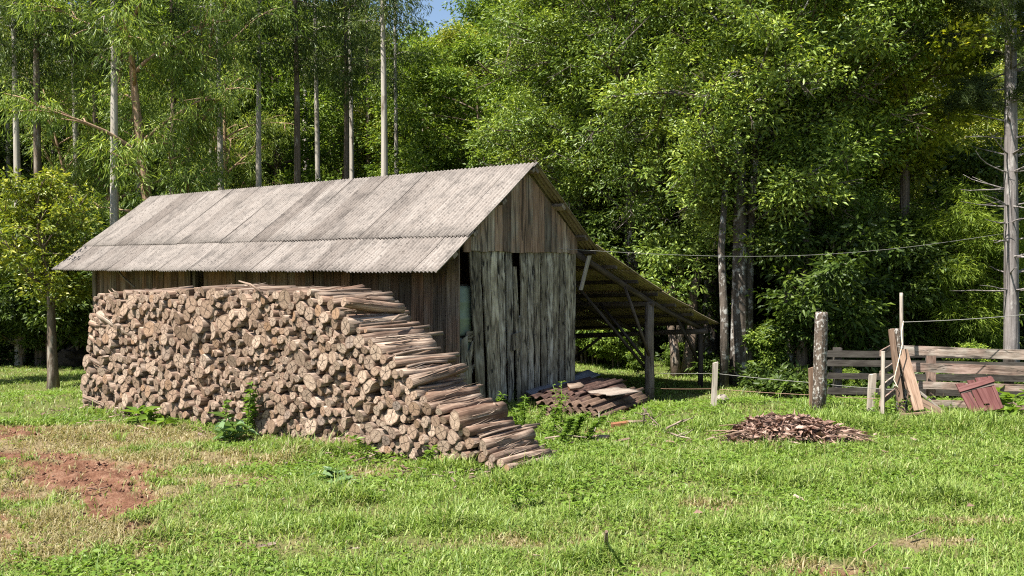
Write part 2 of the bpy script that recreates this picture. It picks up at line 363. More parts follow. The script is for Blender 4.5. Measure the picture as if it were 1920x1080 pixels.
def grass_mat():
    m = NT('meadow_grass'); r = m.n('ShaderNodeNewGeometry').outputs['Random Per Island']
    dry = m.n('ShaderNodeAttribute', attribute_name='dry').outputs['Fac']
    g = m.ramp(r, ((0, (.08, .15, .020)), (.3, (.148, .235, .034)), (.65, (.215, .31, .052)), (1, (.32, .39, .11))))
    d = m.ramp(m.math('FRACT', m.math('MULTIPLY', r, 7.)), ((0, (.19, .165, .06)), (.5, (.29, .235, .11)), (1, (.38, .32, .18))))
    col = m.mix(dry, g, d)
    a = m.n('ShaderNodeMixShader', {0: .38, 1: m.n('ShaderNodeBsdfDiffuse', {0: col}).outputs[0], 2: m.n('ShaderNodeBsdfTranslucent', {0: m.mix(1., col, (1.25, 1.25, .8, 1), 'MULTIPLY')}).outputs[0]}).outputs[0]
    a = m.n('ShaderNodeMixShader', {0: .03, 1: a, 2: m.n('ShaderNodeBsdfGlossy', {0: (.8, .8, .7, 1), 1: .5}).outputs[0]}).outputs[0]
    m.t.links.new(a, m.out.inputs[0]); return m.m
M['grass'] = grass_mat()
def ground_mat():
    m = NT('meadow_soil'); co = m.n('ShaderNodeTexCoord').outputs['Object']
    soil = m.n('ShaderNodeAttribute', attribute_name='soil').outputs['Fac']; dry = m.n('ShaderNodeAttribute', attribute_name='dry').outputs['Fac']
    wd = m.n('ShaderNodeAttribute', attribute_name='wood').outputs['Fac']
    n1 = m.noise(co, 6, 5, .65); n2 = m.noise(co, 55, 5, .7)
    gr = m.ramp(n2, ((.3, (.05, .062, .018)), (.5, (.10, .115, .032)), (.7, (.17, .17, .06))))
    st = m.ramp(n2, ((.3, (.085, .062, .030)), (.5, (.19, .145, .078)), (.7, (.31, .25, .15))))
    sl = m.ramp(m.math('ADD', m.math('MULTIPLY', n1, .5), m.math('MULTIPLY', n2, .5)), ((.35, (.06, .026, .015)), (.5, (.155, .075, .045)), (.66, (.27, .165, .11))))
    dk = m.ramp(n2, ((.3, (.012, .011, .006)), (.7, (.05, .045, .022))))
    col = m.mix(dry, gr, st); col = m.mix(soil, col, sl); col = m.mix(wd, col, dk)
    return m.bsdf(col, .95, m.math('ADD', n1, n2), .03, .7, .1)
M['ground'] = ground_mat()

# ------------------------------------------------------------------ world, sun, camera
S = Vector((-.80, -.60, 0)).normalized(); EL = math.radians(60)
S = Vector((S.x * math.cos(EL), S.y * math.cos(EL), math.sin(EL)))
w = bpy.data.worlds.new('World'); scene.world = w; w.use_nodes = True
wn = w.node_tree; bg = wn.nodes['Background']; sky = wn.nodes.new('ShaderNodeTexSky')
sky.sky_type = 'NISHITA'; sky.sun_disc = False; sky.sun_elevation = EL; sky.sun_rotation = math.atan2(S.x, S.y)
wn.links.new(sky.outputs[0], bg.inputs[0]); bg.inputs[1].default_value = 0.07
sl = bpy.data.lights.new('sun', 'SUN'); sl.energy = 5.0; sl.angle = math.radians(.5); sl.color = (1, .955, .88)
so = bpy.data.objects.new('sun', sl); C.objects.link(so); so.rotation_euler = (-S).to_track_quat('-Z', 'Y').to_euler(); so.location = S * 40
cd = bpy.data.cameras.new('camera'); cam = bpy.data.objects.new('camera', cd); C.objects.link(cam)
cam.location = (0, 0, HC); cam.rotation_euler = (math.pi / 2 - TH, 0, 0); cd.lens = F / 1920 * 36; cd.sensor_width = 36; cd.clip_end = 2000
scene.camera = cam
scene.view_settings.view_transform = 'Standard'; scene.view_settings.look = 'None'; scene.view_settings.gamma = 1; scene.view_settings.exposure = 1.35
cy = scene.cycles; cy.max_bounces = 7; cy.diffuse_bounces = 2; cy.glossy_bounces = 2; cy.transmission_bounces = 4; cy.transparent_max_bounces = 4
cy.caustics_reflective = False; cy.caustics_refractive = False; cy.use_denoising = False; cy.filter_width = 1.15; cy.sample_clamp_indirect = 6.0
try: cy.denoiser = 'OPENIMAGEDENOISE'; cy.denoising_prefilter = 'ACCURATE'
except Exception: pass

# ------------------------------------------------------------------ ground
def blob(px, py, rx, ry, amt=1.0):
    g = G(px, py); return (g.x, g.y, rx, ry, amt)
SOIL = [blob(60, 852, 0.960, 0.384, .8), blob(170, 890, 0.780, 0.416, .8), blob(235, 935, 0.264, 0.560, 1.1), blob(30, 800, 0.720, 0.320, 1.2), blob(115, 868, 0.600, 0.256, 1.2), blob(185, 885, 0.504, 0.288, 1.25), blob(205, 905, 0.480, 0.256, 1.25), blob(190, 925, 0.300, 0.320, 1.1), blob(20, 800, 0.600, 0.256, 1.1), blob(45, 815, 0.360, 0.320, 1.1), blob(100, 855, 0.480, 0.160, 1), blob(262, 985, 0.144, 0.256, .95), blob(225, 955, 0.144, 0.400, .9), blob(205, 965, 0.144, 0.192, .9),
        blob(5, 925, 0.240, 0.240, .9), blob(0, 1000, .2, .15, .8), blob(300, 832, .35, .07, .95), blob(250, 870, .2, .1, .7), blob(640, 893, .22, .10, .8), blob(1120, 808, .3, .18, 1.1), blob(1345, 950, .2, .07, .8), blob(1140, 760, .4, .7, .8), blob(10, 965, .25, .12, .8), blob(1560, 1068, .3, .08, .7), blob(1800, 985, .2, .06, .6)]
DRY = [blob(150, 820, 1.9, .9, 1.1), blob(60, 900, 1.2, .9, 1.0), blob(60, 1010, 1.0, .7, .8), blob(330, 860, 1.5, .55, .9), blob(420, 900, .9, .4, .5), blob(690, 880, .5, .22, .9), blob(1740, 1010, .5, .14, .65), blob(1830, 975, .6, .12, .75), blob(1560, 1065, .6, .14, .7), blob(1350, 945, .4, .14, .7),
       blob(60, 960, .8, .35, .7), blob(960, 1010, 1.1, .2, .35), blob(270, 920, .5, .5, .7), blob(1180, 790, .5, .25, .4), blob(400, 1020, 1.2, .3, .35), blob(1640, 960, .5, .12, .5)]
def mask(x, y, L, o):
    m = np.zeros_like(x)
    for bx, by, rx, ry, am in L:
        d = np.sqrt(((x - bx) / rx) ** 2 + ((y - by) / ry) ** 2)
        m = np.maximum(m, am * (1 - ss(.35, 1.25, d)))
    n = vnoise(x, y, 3.1, o) * .5 + vnoise(x, y, 9.0, o + 1) * .35 + vnoise(x, y, 23., o + 2) * .25
    return np.clip((m * (1.0 if o == 11 else 1.0) + n * (1.7 if o == 11 else 1.15) - (1.03 if o == 11 else .82)) * 2.4, 0, 1) * (m > .02)
def dry_of(x, y):
    base = np.clip((vnoise(x, y, .55, 4) * .6 + vnoise(x, y, 2.1, 5) * .5 - .64) * 2.4, 0, .8) * (.15 + .85 * ss(3.5, -1, x)) 
    fleck = np.clip((vnoise(x, y, 5.5, 7) - .60) * 3, 0, .5)
    return np.clip(np.maximum(mask(x, y, DRY, 1), base * .6 + fleck * .5), 0, 1)
def soil_of(x, y): return mask(x, y, SOIL, 11)
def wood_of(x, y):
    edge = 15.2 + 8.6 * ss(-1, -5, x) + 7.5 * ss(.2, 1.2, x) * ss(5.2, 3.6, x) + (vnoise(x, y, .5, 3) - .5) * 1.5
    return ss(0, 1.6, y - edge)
def grade(lo, hi, fine, ends):
    a = list(np.arange(lo, hi, fine)); st = fine
    while a[-1] < ends[1]: st *= 1.22; a.append(a[-1] + st)
    st = fine; pre = []
    q = lo
    while q > ends[0]: st *= 1.22; q -= st; pre.append(q)
    return np.array(pre[::-1] + a)
gx = grade(-8.5, 8.5, .055, (-260, 260)); gy = grade(4.0, 17.0, .055, (-60, 320))
GX, GY = np.meshgrid(gx, gy); x = GX.ravel(); y = GY.ravel()
soil = soil_of(x, y); dry = dry_of(x, y); wd = wood_of(x, y)
z = hgt(x, y) + (vnoise(x, y, 1.3, 20) - .5) * .07 * ss(4, 6, y) + (vnoise(x, y, 7, 21) - .5) * .022 + (vnoise(x, y, 17, 22) - .5) * .02 - soil * .035 + soil * (vnoise(x, y, 11, 23) - .5) * .08 + soil * (vnoise(x, y, 19, 24) - .5) * .04
z = z - .02
nx, ny = len(gx), len(gy)
i = (np.arange(ny - 1)[:, None] * nx + np.arange(nx - 1)[None]).ravel()
tr = np.concatenate([np.stack([i, i + 1, i + nx + 1], 1), np.stack([i, i + nx + 1, i + nx], 1)])
me = tri_mesh('ground', np.stack([x, y, z], 1), tr, M['ground'], {'soil': soil, 'dry': dry, 'wood': wd})
me.polygons.foreach_set('use_smooth', np.ones(len(tr), bool))
tag(link('ground', me), 'meadow ground with red soil patches, rising to the wooded hillside', 'ground', kind='structure')

# ------------------------------------------------------------------ grass
g0 = Vector((-.039, 13.33, 0)); vx = Vector((.619, .785, 0)).normalized(); ux = Vector((-vx.y, vx.x, 0))
L0 = G(150, 765); L1 = G(915, 880); pd = (L1 - L0); pd.z = 0; PLEN = pd.length; pd.normalize(); nd = Vector((-pd.y, pd.x, 0)) * 1
nd = Vector((.60, .80, 0))
def in_solid(x, y):
    s = (x - g0.x) * vx.x + (y - g0.y) * vx.y; t = (x - g0.x) * ux.x + (y - g0.y) * ux.y
    barn = (s > -1.1) & (s < 1.68) & (t > 0) & (t < 10)
    a = (x - L0.x) * pd.x + (y - L0.y) * pd.y; b = (x - L0.x) * -pd.y + (y - L0.y) * pd.x
    pile = (a > .1) & (a < PLEN - .35) & (b > .06) & (b < 1.0)
    return barn | pile
def blades(x, y, ln, wd_, lean, dry, seed):
    r = np.random.default_rng(seed); n = len(x); z = hgt(x, y) + (vnoise(x, y, 1.3, 20) - .5) * .07 * ss(4, 6, y) - .02
    az = r.random(n) * 6.283; d = np.stack([np.cos(az), np.sin(az), np.zeros(n)], 1)
    az2 = az + r.normal(0, .5, n) + 1.57; sd = np.stack([np.cos(az2), np.sin(az2), np.zeros(n)], 1) * (wd_ / 2)[:, None]
    b = np.stack([x, y, z - .01], 1); up = np.array([0, 0, 1.0])
    m = b + (up * np.cos(lean * .5)[:, None] + d * np.sin(lean * .5)[:, None]) * (ln * .55)[:, None]
    tp = m + (up * np.cos(lean * 1.5)[:, None] + d * np.sin(lean * 1.5)[:, None]) * (ln * .45)[:, None]
    co = np.stack([b - sd * .7, b + sd * .7, m + sd, m - sd, tp], 1).reshape(-1, 3)
    k = np.arange(n)[:, None] * 5
    t = np.concatenate([k + [0, 1, 2], k + [0, 2, 3], k + [3, 2, 4]], 1).reshape(-1, 3)
    return co, t, np.repeat(dry, 5)
def scatter(n, y0, y1, seed, dens):
    r = np.random.default_rng(seed)
    y = np.sqrt(r.random(n) * (y1 ** 2 - y0 ** 2) + y0 ** 2); x = (r.random(n) * 2 - 1) * (y * .66 + 2.4)
    k = r.random(n) < dens(x, y); x, y = x[k], y[k]; k = ~in_solid(x, y); return x[k], y[k]
def dens(x, y):
    so_ = soil_of(x, y); d = dry_of(x, y)
    pat = np.clip(vnoise(x, y, 1.7, 30) * .8 + vnoise(x, y, 6, 31) * .9 - .38, .10, 1)
    return np.clip((1 - so_ * .97), 0, 1) * (1 - d * .30) * pat * (1 - wood_of(x, y) * .93)
TALL = [blob(1040, 880, .55, .35), blob(1000, 905, .5, .25, .8), blob(1480, 840, .6, .3, .7), blob(1620, 800, 1.2, .5, .8), blob(1850, 800, 1.2, .6, .8), blob(700, 985, .55, .22, .6), blob(560, 860, .5, .2, .7), blob(1750, 930, .8, .4, .5), blob(1250, 880, .7, .3, .4),
        blob(480, 810, .5, .2, .7), blob(600, 845, .9, .16, .9), blob(880, 875, .6, .18, .9), blob(220, 778, .8, .14, .7), blob(980, 880, .5, .2, .8), blob(330, 1000, .4, .2, .5), blob(860, 985, .5, .2, .5), blob(1380, 1000, .5, .2, .6), blob(1100, 1045, .4, .15, .5), blob(1330, 800, 1.0, .3, .5), blob(760, 845, .8, .2, .5), blob(1450, 900, .9, .3, .4), blob(330, 790, .4, .15, .5), blob(1560, 775, .5, .4, .9), blob(650, 940, .4, .2, .5), blob(1150, 960, .6, .3, .3), blob(1640, 880, .7, .3, .5)]
parts = []; drs = []
for seed, (n, ya, yb, l0, w0) in enumerate(((400000, 4.4, 8, .078, .0074), (480000, 8, 12, .078, .0090), (380000, 12, 24.5, .075, .012))):
    x, y = scatter(n, ya, yb, 100 + seed, dens); r = np.random.default_rng(200 + seed); m_ = len(x)
    tl = mask(x, y, TALL, 40); pat = vnoise(x, y, 2.3, 33)
    ln = l0 * (.55 + .9 * r.random(m_)) * (.6 + .9 * pat) * (1 + 1.3 * tl)
    dd = np.clip((dry_of(x, y) * .85 + r.normal(0, .2, m_)), 0, 1); dd = np.where(dd > .5, np.clip(dd + .2, 0, 1), dd * .5)
    co, t, dv = blades(x, y, ln, w0 * (.7 + .7 * r.random(m_)), np.clip(r.normal(1.0, .32, m_), .1, 1.5), dd, 300 + seed); parts.append((co, t)); drs.append(dv)
# seed stalks and stray long blades
r = np.random.default_rng(78); sx, sy = scatter(5200, 4.8, 14, 56, dens); n_ = len(sx)
co, t, dv = blades(sx, sy, .12 + .16 * r.random(n_) ** 2, .0045 + .002 * r.random(n_), np.clip(r.normal(.35, .25, n_), .03, 1.0), (r.random(n_) < .35) * .9, 89); parts.append((co, t)); drs.append(dv)
# tall tufts
r = np.random.default_rng(77)
tx = []; ty = []
for bx, by, rx, ry, am in TALL:
    for _ in range(int(26 * am * (rx * ry / .15) ** .6)):
        a = r.random() * 6.28; q = math.sqrt(r.random()); tx.append(bx + rx * q * math.cos(a)); ty.append(by + ry * q * math.sin(a))
xx, yy = scatter(900, 5, 13, 55, dens); tx = np.concatenate([tx, xx]); ty = np.concatenate([ty, yy])
k = ~in_solid(tx, ty); tx, ty = tx[k], ty[k]
nb = 26; bx = np.repeat(tx, nb) + r.normal(0, .035, len(tx) * nb); by = np.repeat(ty, nb) + r.normal(0, .028, len(tx) * nb)
sc = np.repeat(.5 + r.random(len(tx)) * .9, nb)
co, t, dv = blades(bx, by, .135 * sc * (.5 + .8 * r.random(len(bx))), .008 * (.7 + .6 * r.random(len(bx))), np.clip(r.normal(.85, .32, len(bx)), .05, 1.4), (r.random(len(bx)) < .06) * .8, 88)
parts.append((co, t)); drs.append(dv)
co, t = join(parts)
tag(link('grass', tri_mesh('grass', co, t, M['grass'], {'dry': np.concatenate(drs)})), 'short sunlit meadow grass, patchy and partly dry', 'grass', kind='stuff')
# crumbs of red earth on the bare patches
x, y = scatter(60000, 4.8, 12, 610, lambda x, y: np.clip(soil_of(x, y) * 1.2 - .1, 0, 1) ** 2 * .6); r = np.random.default_rng(6); n = len(x); q = .006 + .018 * r.random(n) ** 4
o6 = np.array([[1, 0, 0], [0, 1, 0], [-1, 0, 0], [0, -1, 0], [0, 0, 1], [0, 0, -1]], float); f8 = np.array([[0, 1, 4], [1, 2, 4], [2, 3, 4], [3, 0, 4], [1, 0, 5], [2, 1, 5], [3, 2, 5], [0, 3, 5]])
co = (np.stack([x, y, hgt(x, y) + (vnoise(x, y, 1.3, 20) - .5) * .07 * ss(4, 6, y) - .045], 1)[:, None] + o6[None] * q[:, None, None] * (.6 + .8 * r.random((n, 6, 1)))).reshape(-1, 3)
m_ = NT('earth_crumb'); M['crumb'] = m_.bsdf(m_.ramp(m_.n('ShaderNodeNewGeometry').outputs['Random Per Island'], ((0, (.07, .03, .017)), (.6, (.17, .08, .048)), (1, (.27, .17, .11)))), .95)
tag(link('soil_crumbs', tri_mesh('soil_crumbs', co, (np.arange(n)[:, None, None] * 6 + f8[None]).reshape(-1, 3), M['crumb'])), 'loose crumbs of red earth on the bare patches', 'soil', kind='stuff')
# low broad-leaved ground cover
x, y = scatter(190000, 4.6, 15, 400, lambda x, y: np.clip((vnoise(x, y, 1.1, 50) * .7 + vnoise(x, y, 4, 51) * .6 - .58) * 3, 0, 1) * (1 - soil_of(x, y)) * (1 - dry_of(x, y) * .9) * (1 - wood_of(x, y)))
n = len(x); r = np.random.default_rng(5); z = hgt(x, y) + (vnoise(x, y, 1.3, 20) - .5) * .07 * ss(4, 6, y) + r.random(n) * .05
az = r.random(n) * 6.28
co, t = leaf_geo(np.stack([x, y, z], 1), np.stack([np.cos(az), np.sin(az), r.normal(.15, .3, n)], 1), np.stack([r.normal(0, .3, n), r.normal(0, .3, n), np.ones(n)], 1), .03 + .045 * r.random(n) ** 2, .018 + .024 * r.random(n) ** 2, .12)
tag(link('ground_weeds', tri_mesh('ground_weeds', co, t, M['lf_weed'])), 'low broad-leaved weeds growing through the meadow grass', 'ground cover', kind='stuff')

# ------------------------------------------------------------------ barn (local axes: x across the gable, y along the ridge, z up)
barn = thing('barn', 'weathered grey plank barn with corrugated roof and sagging lean-to shelter', 'barn', g0, math.atan2(vx.y, vx.x))
def bl(p): q = Vector(p) - g0; return Vector((q.dot(vx), q.dot(ux), q.z))      # world -> barn local
def bw(p): return g0 + vx * p[0] + ux * p[1] + Vector((0, 0, p[2]))            # barn local -> world
SR, ZR, TS = .33, 3.517, .734; SA, CA = math.sin(math.atan(TS)), math.cos(math.atan(TS))
T0, T1 = -.262, 10.32
rlen = (SR + 1.831) / CA
dn = Vector((-CA, 0, -SA)); nn = Vector((-SA, 0, CA)); al = Vector((0, 1, 0))
ncol = 24; cw = (T1 - T0) / ncol
for k in range(ncol):
    for row, (a, b, lift) in enumerate(((.66, 1.0, 0.0), (0, .70, .014))):
        m_ = MB(); top = Vector((SR, T0 + cw * k, ZR)) + dn * (rlen * a) + nn * (lift + .005 * (k % 2) + random.uniform(0, .004))
        Lr = rlen * (b - a) + random.uniform(-.012, .012)
        yaw = random.uniform(-.004, .004)
        m_.sheet(top, dn + al * yaw, al, nn, Lr, cw + .018, .0735, .014, .007, 5, 0, sag=.010, warp=.004, phase=.25)
        m_.build('roof_sheet', M['roof'], barn)
m_ = MB()                                                               # ridge cap
for sg in (-1, 1):
    m_.sheet(Vector((SR - sg * .005, T0 - .01, ZR + .022)), Vector((sg * CA, 0, -SA)), al, Vector((sg * SA, 0, CA)), .12, T1 - T0 + .02, .0735, .013, .006, 2, 0)
m_.build('ridge_cap', M['roof'], barn)
dr = Vector((CA, 0, -SA)); nr = Vector((SA, 0, CA))
for a, b, lf in ((.0, .95, .014), (.9, 2.13, 0.)):
    m_ = MB(); m_.sheet(Vector((SR, T0, ZR)) + dr * a + nr * lf, dr, al, nr, b - a, T1 - T0, .0735, .014, .007, 5, 0, sag=.01, warp=.004)
    m_.build('rear_roof', M['roof_under'], barn)
# lean-to roof: hinge line under the rear eave, sagging towards its far end
LT = 4.7
def lt(s, t):
    k = (s - 1.95) / 4.3; z0 = 2.30; ze = .90 - .085 * max(t, 0)
    return Vector((s, t, z0 + (ze - z0) * k - .07 * math.sin(math.pi * min(max(k, 0), 1))))
rows = ((1.95, 3.1), (3.02, 4.2), (4.12, 5.3), (5.22, 6.5))
for q, (s0, s1) in enumerate(rows):
    for j in range(4):
        ta = T0 + j * 1.24; A0 = lt(s0, ta); A1 = lt(s1, ta); B1 = lt(s0, ta + 1.2)
        A = A1 - A0; B = B1 - A0; m_ = MB(); N = A.cross(B).normalized(); N = N if N.z > 0 else -N
        m_.sheet(A0 + N * (.012 * (3 - q) + .02 + random.uniform(0, .012)) + Vector((random.uniform(-.02, .03), 0, 0)), A + B * random.uniform(-.012, .012), B, N, A.length, 1.265, .0735, .014, .007, 5, 0, sag=.012, warp=.008, fray=.004)
        m_.build('lean_to_sheet', M['roof_under'], barn)
for k, s in enumerate((2.0, 2.65, 3.35, 4.05, 4.75, 5.45, 6.1)):
    m_ = MB(); m_.plank(lt(s, -.2) - Vector((0, 0, .075)), lt(s, LT) - Vector((0, 0, .075)), (1, 0, -.3), (0, 0, 1), .06, .06, .055, n=3, wob=.003)
    m_.build('lean_to_purlin', M['dark_wood'], barn)
dz = lambda v, d: Vector(v) - Vector((0, 0, d))
for k, t in enumerate((.03, 1.55, 3.15, 4.55)):
    m_ = MB(); pts = [dz(lt(s, t), .135) for s in (1.62, 2.4, 3.2, 4.1, 5.0, 5.8, 6.25)]
    m_.tube(pts, [.052, .056, .055, .052, .048, .044, .04], 9, jit=.06); m_.build('rafter', M['dark_wood'], barn)
for s, t, r_, mt in ((4.125, .0, .088, 'pole_wood'), (6.18, .0, .05, 'dark_wood'), (4.1, 3.15, .08, 'dark_wood'), (6.18, 3.15, .085, 'dark_wood'), (6.18, 4.6, .08, 'dark_wood')):
    p = bw((s, t, 0)); zb = hz(p.x, p.y) - .12; zt = lt(s, t).z - .165 + (.0 if t else -.0)
    m_ = MB(); m_.tube([(s, t, zb), (s + .015, t, zb + .45), (s - .01, t, zb + 1.1), (s, t, zt)], [r_ * 1.12, r_ * 1.02, r_, r_ * .93], 12, jit=.06); m_.build('shelter_post', M[mt], barn)
m_ = MB(); m_.tube([dz(lt(6.16, t), .21) for t in (-.15, 1, 2.2, 3.4, 4.65)], .055, 9, jit=.05); m_.build('eave_beam', M['dark_wood'], barn)
m_ = MB(); m_.tube([dz(lt(4.1, t), .2) for t in (-.1, 1.2, 2.6, 4.6)], .05, 9, jit=.05); m_.build('middle_beam', M['dark_wood'], barn)
for a, b, r_ in (((4.1, -.03, .32), (3.25, .0, lt(3.25, 0).z - .17), .028), ((4.1, .03, .25), (3.95, .95, lt(4, .9).z - .22), .03), ((4.14, .1, .15), (2.6, .75, lt(2.6, .7).z - .2), .03),
                 ((6.18, 3.1, -.05), (6.16, 2.3, lt(6.1, 2.3).z - .24), .032), ((6.15, .05, .1), (5.3, .05, lt(5.3, 0).z - .17), .03)):
    m_ = MB(); m_.tube([a, Vector(a).lerp(Vector(b), .5) + Vector((0, 0, .01)), b], [r_, r_, r_ * .9], 7, jit=.07); m_.build('brace', M['dark_wood'], barn)
# gable: lower planks, leaning and gapped, with ragged rotten feet
zs = 2.265; m_ = MB()
edges = [(-.815, .235, .10), (-.595, .17, .095), (-.425, .16, .075), (-.245, .17, .05), (-.06, .16, .035), (.30, .165, .0), (.47, .15, .0), (.63, .16, .0), (.795, .165, .0), (.965, .16, .01), (1.13, .155, 0), (1.29, .165, 0), (1.455, .16, 0), (1.60, .15, 0)]
for k, (s, w_, ln_) in enumerate(edges):
    zb = random.choice((.02, .06, .0, .10, -.05)) - .12 * max(0, s) * .6
    m_.plank((s + ln_ * 1.6 + random.uniform(-.026, .026), -.012 - .004 * (k % 3), zb), (s, -.012 - .004 * (k % 3), zs - random.uniform(0, .03)), (1, 0, 0), (0, -1, 0), w_ * random.uniform(.62, .86), w_ * random.uniform(.86, .98), .025, n=12, wob=.009, cut0=random.uniform(-.12, .12), cut1=random.uniform(-.02, .02))
m_.plank((.20, -.02, -.02), (.085, -.02, 2.0), (1, 0, 0), (0, -1, 0), .08, .075, .022, n=7, wob=.009, cut0=.1)
m_.plank((.30, -.02, .12), (.19, -.02, 1.25), (1, 0, 0), (0, -1, 0), .07, .06, .022, n=5, wob=.008, cut0=.12, cut1=.05)
m_.build('gable_wall', M['gable_planks'], barn)
m_ = MB(); m_.plank((.075, -.052, .78), (.09, -.052, 1.02), (1, 0, 0), (0, -1, 0), .21, .20, .02, cut0=.04, cut1=.03); m_.build('patch_board', M['gable_planks'], barn)
m_ = MB()                                                               # broken boards under the opening
for s0, z0_, s1, z1_, w_ in ((-1.0, .0, -1.0, 1.02, .13), (-.88, .0, -.93, .82, .11), (-.95, 1.02, -.83, 1.03, .16), (-.92, .62, -.79, .98, .07), (-1.03, .15, -.82, .62, .06)):
    m_.plank((s0, .012 + .02 * random.random(), z0_), (s1, .01, z1_), (1, 0, 0) if abs(z1_ - z0_) > .1 else (0, 0, 1), (0, -1, 0), w_, w_ * .9, .018, n=4, wob=.01, cut0=.05, cut1=.05)
m_.build('broken_board', M['gable_planks'], barn)
m_ = MB()                                                               # upper gable boards, lapped over the lower ones
s = -1.08
while s < 1.66:
    w_ = random.uniform(.13, .21); w_ = min(w_, 1.68 - s)
    if w_ < .05: break
    zt = lambda q: ZR - TS * abs(q - SR) - .085
    c = s + w_ / 2; a, b = zt(s + .004), zt(s + w_ - .004)
    if min(a, b) > zs + .04:
        base = len(m_.v); 
        m_.plank((c, -.042 - .003 * random.random(), zs - .035 - random.uniform(0, .03)), (c, -.042, (a + b) / 2), (1, 0, 0), (0, -1, 0), w_ * .975, None, .022, n=4, wob=.0025, cut1=(b - a), cut0=random.uniform(-.01, .01))
    s += w_
m_.build('upper_gable_wall', M['upper_planks'], barn)
m_ = MB(); m_.plank((-.85, -.012, zs + .0), (1.68, -.012, zs), (0, 0, 1), (0, 1, 0), .09, .09, .06); m_.build('gable_beam', M['dark_wood'], barn)
m_ = MB(); m_.plank((1.83, -.02, 1.62), (1.96, -.10, 2.18), (1, 0, 0), (0, -1, 0), .075, .085, .025, n=3, wob=.005); m_.build('propped_board', M['grey_stake'], barn)
# front wall
m_ = MB(); t = .0
while t < 9.9:
    w_ = random.uniform(.16, .27)
    if 6.02 < t < 6.5: t = 6.52; continue
    jog = random.uniform(-.008, .008)
    m_.plank((-1.098 + jog, t + w_ / 2 + random.uniform(-.01, .01), -.08 - .06 * t), (-1.098 + jog, t + w_ / 2, 2.34), (0, 1, 0), (-1, 0, 0), w_ * random.uniform(.93, .985), w_ * .97, .024, n=5, wob=.004); t += w_
m_.build('front_wall', M['front_planks'], barn)
m_ = MB(); m_.plank((-1.10, 6.0, -.08), (-1.10, 6.0, 1.55), (0, 1, 0), (-1, 0, 0), .5, .5, .02); m_.plank((-1.06, 6.4, -.05), (-1.06, 6.4, 2.3), (0, 1, 0), (-1, 0, 0), .09, .09, .06); m_.build('opening_board', M['dark_wood'], barn)
m_ = MB(); m_.plank((-1.13, 9.95, -.8), (-1.13, 9.95, 2.36), (0, 1, 0), (-1, 0, 0), .13, .13, .03); m_.build('corner_post', M['pole_wood'], barn)
m_ = MB(); m_.tube([(-1.16, 9.3, 2.1), (-1.3, 8.5, 1.78), (-1.35, 8.0, 1.6)], .022, 6, jit=.08); m_.build('eave_brace', M['pole_wood'], barn)
m_ = MB(); t = 0
while t < 9.9:
    w_ = random.uniform(.17, .25); m_.plank((1.66, t + w_ / 2, -.75), (1.66, t + w_ / 2, 2.28 if t < 5 else 1.5), (0, 1, 0), (1, 0, 0), w_ * .985, None, .024); t += w_
m_.build('rear_wall', M['front_planks'], barn)
m_ = MB()
s = -1.0
while s < 1.66:
    m_.plank((s, 9.9, -.8), (s, 9.9, ZR - TS * abs(s - SR) - .12), (1, 0, 0), (0, 1, 0), .2, .2, .024); s += .205
m_.build('far_gable_wall', M['front_planks'], barn)
for k, q in enumerate((.08, .94, 1.72, 2.24)):                    # purlins under both slopes
    for sg in (-1, 1):
        if q > 2.1 and sg > 0: continue
        c = Vector((SR, 0, ZR)) + Vector((sg * CA, 0, -SA)) * q + Vector((sg * SA, 0, CA)) * -.075
        m_ = MB(); m_.plank(c + Vector((0, -.235, 0)), c + Vector((0, 10.1, 0)), Vector((sg * CA, 0, -SA)), Vector((sg * SA, 0, CA)), .10, .10, .05); m_.build('purlin', M['pole_wood'], barn)
for sg in (-1, 1):
    for t in (.06, 3.3, 6.6, 9.8):
        a = Vector((SR, t, ZR - .10)); b = a + Vector((sg * CA, 0, -SA)) * (2.35 if sg < 0 else 1.75)
        m_ = MB(); m_.plank(a, b, (0, 1, 0), (0, 0, -1), .06, .06, .10); m_.build('roof_rafter', M['dark_wood'], barn)
# plastic drums stored behind the opening
for k, (s, t, z0_, lab) in enumerate(((-.87, .275, 0.30, 'lower green plastic drum seen through the gap in the barn gable'), (-.87, .275, 1.03, 'upper green plastic drum seen through the gap in the barn gable'))):
    b = thing('drum', lab, 'drum', bw((s, t, z0_)), barn.rotation_euler.z)
    m_ = MB(); m_.tube([(0, 0, 0), (0, 0, .04), (0, 0, .22), (0, 0, .24), (0, 0, .27), (0, 0, .45), (0, 0, .48), (0, 0, .5), (0, 0, .66), (0, 0, .70)], [.2, .22, .225, .237, .225, .225, .237, .225, .22, .19], 24); m_.build('body', M['barrel'], b)
    m_ = MB(); m_.tube([(0, 0, .701), (0, 0, .72)], [.17, .165], 20); m_.build('lid', M['dark_wood'], b)
bb = MB(); 
for k in range(3): bb.plank((-1.0, .2 + k * .17, .26), (-.5, .2 + k * .17, .26), (0, 1, 0), (0, 0, 1), .15, .15, .035)
for k in (-.95, -.55): bb.plank((k, .15, -.05), (k, .15, .26), (1, 0, 0), (0, 1, 0), .1, .1, .4)
o = bb.build('drum_stand', M['dark_wood']); o.location = g0; o.rotation_euler.z = barn.rotation_euler.z
tag(o, 'low dark plank stand under the green drums inside the barn', 'stand')

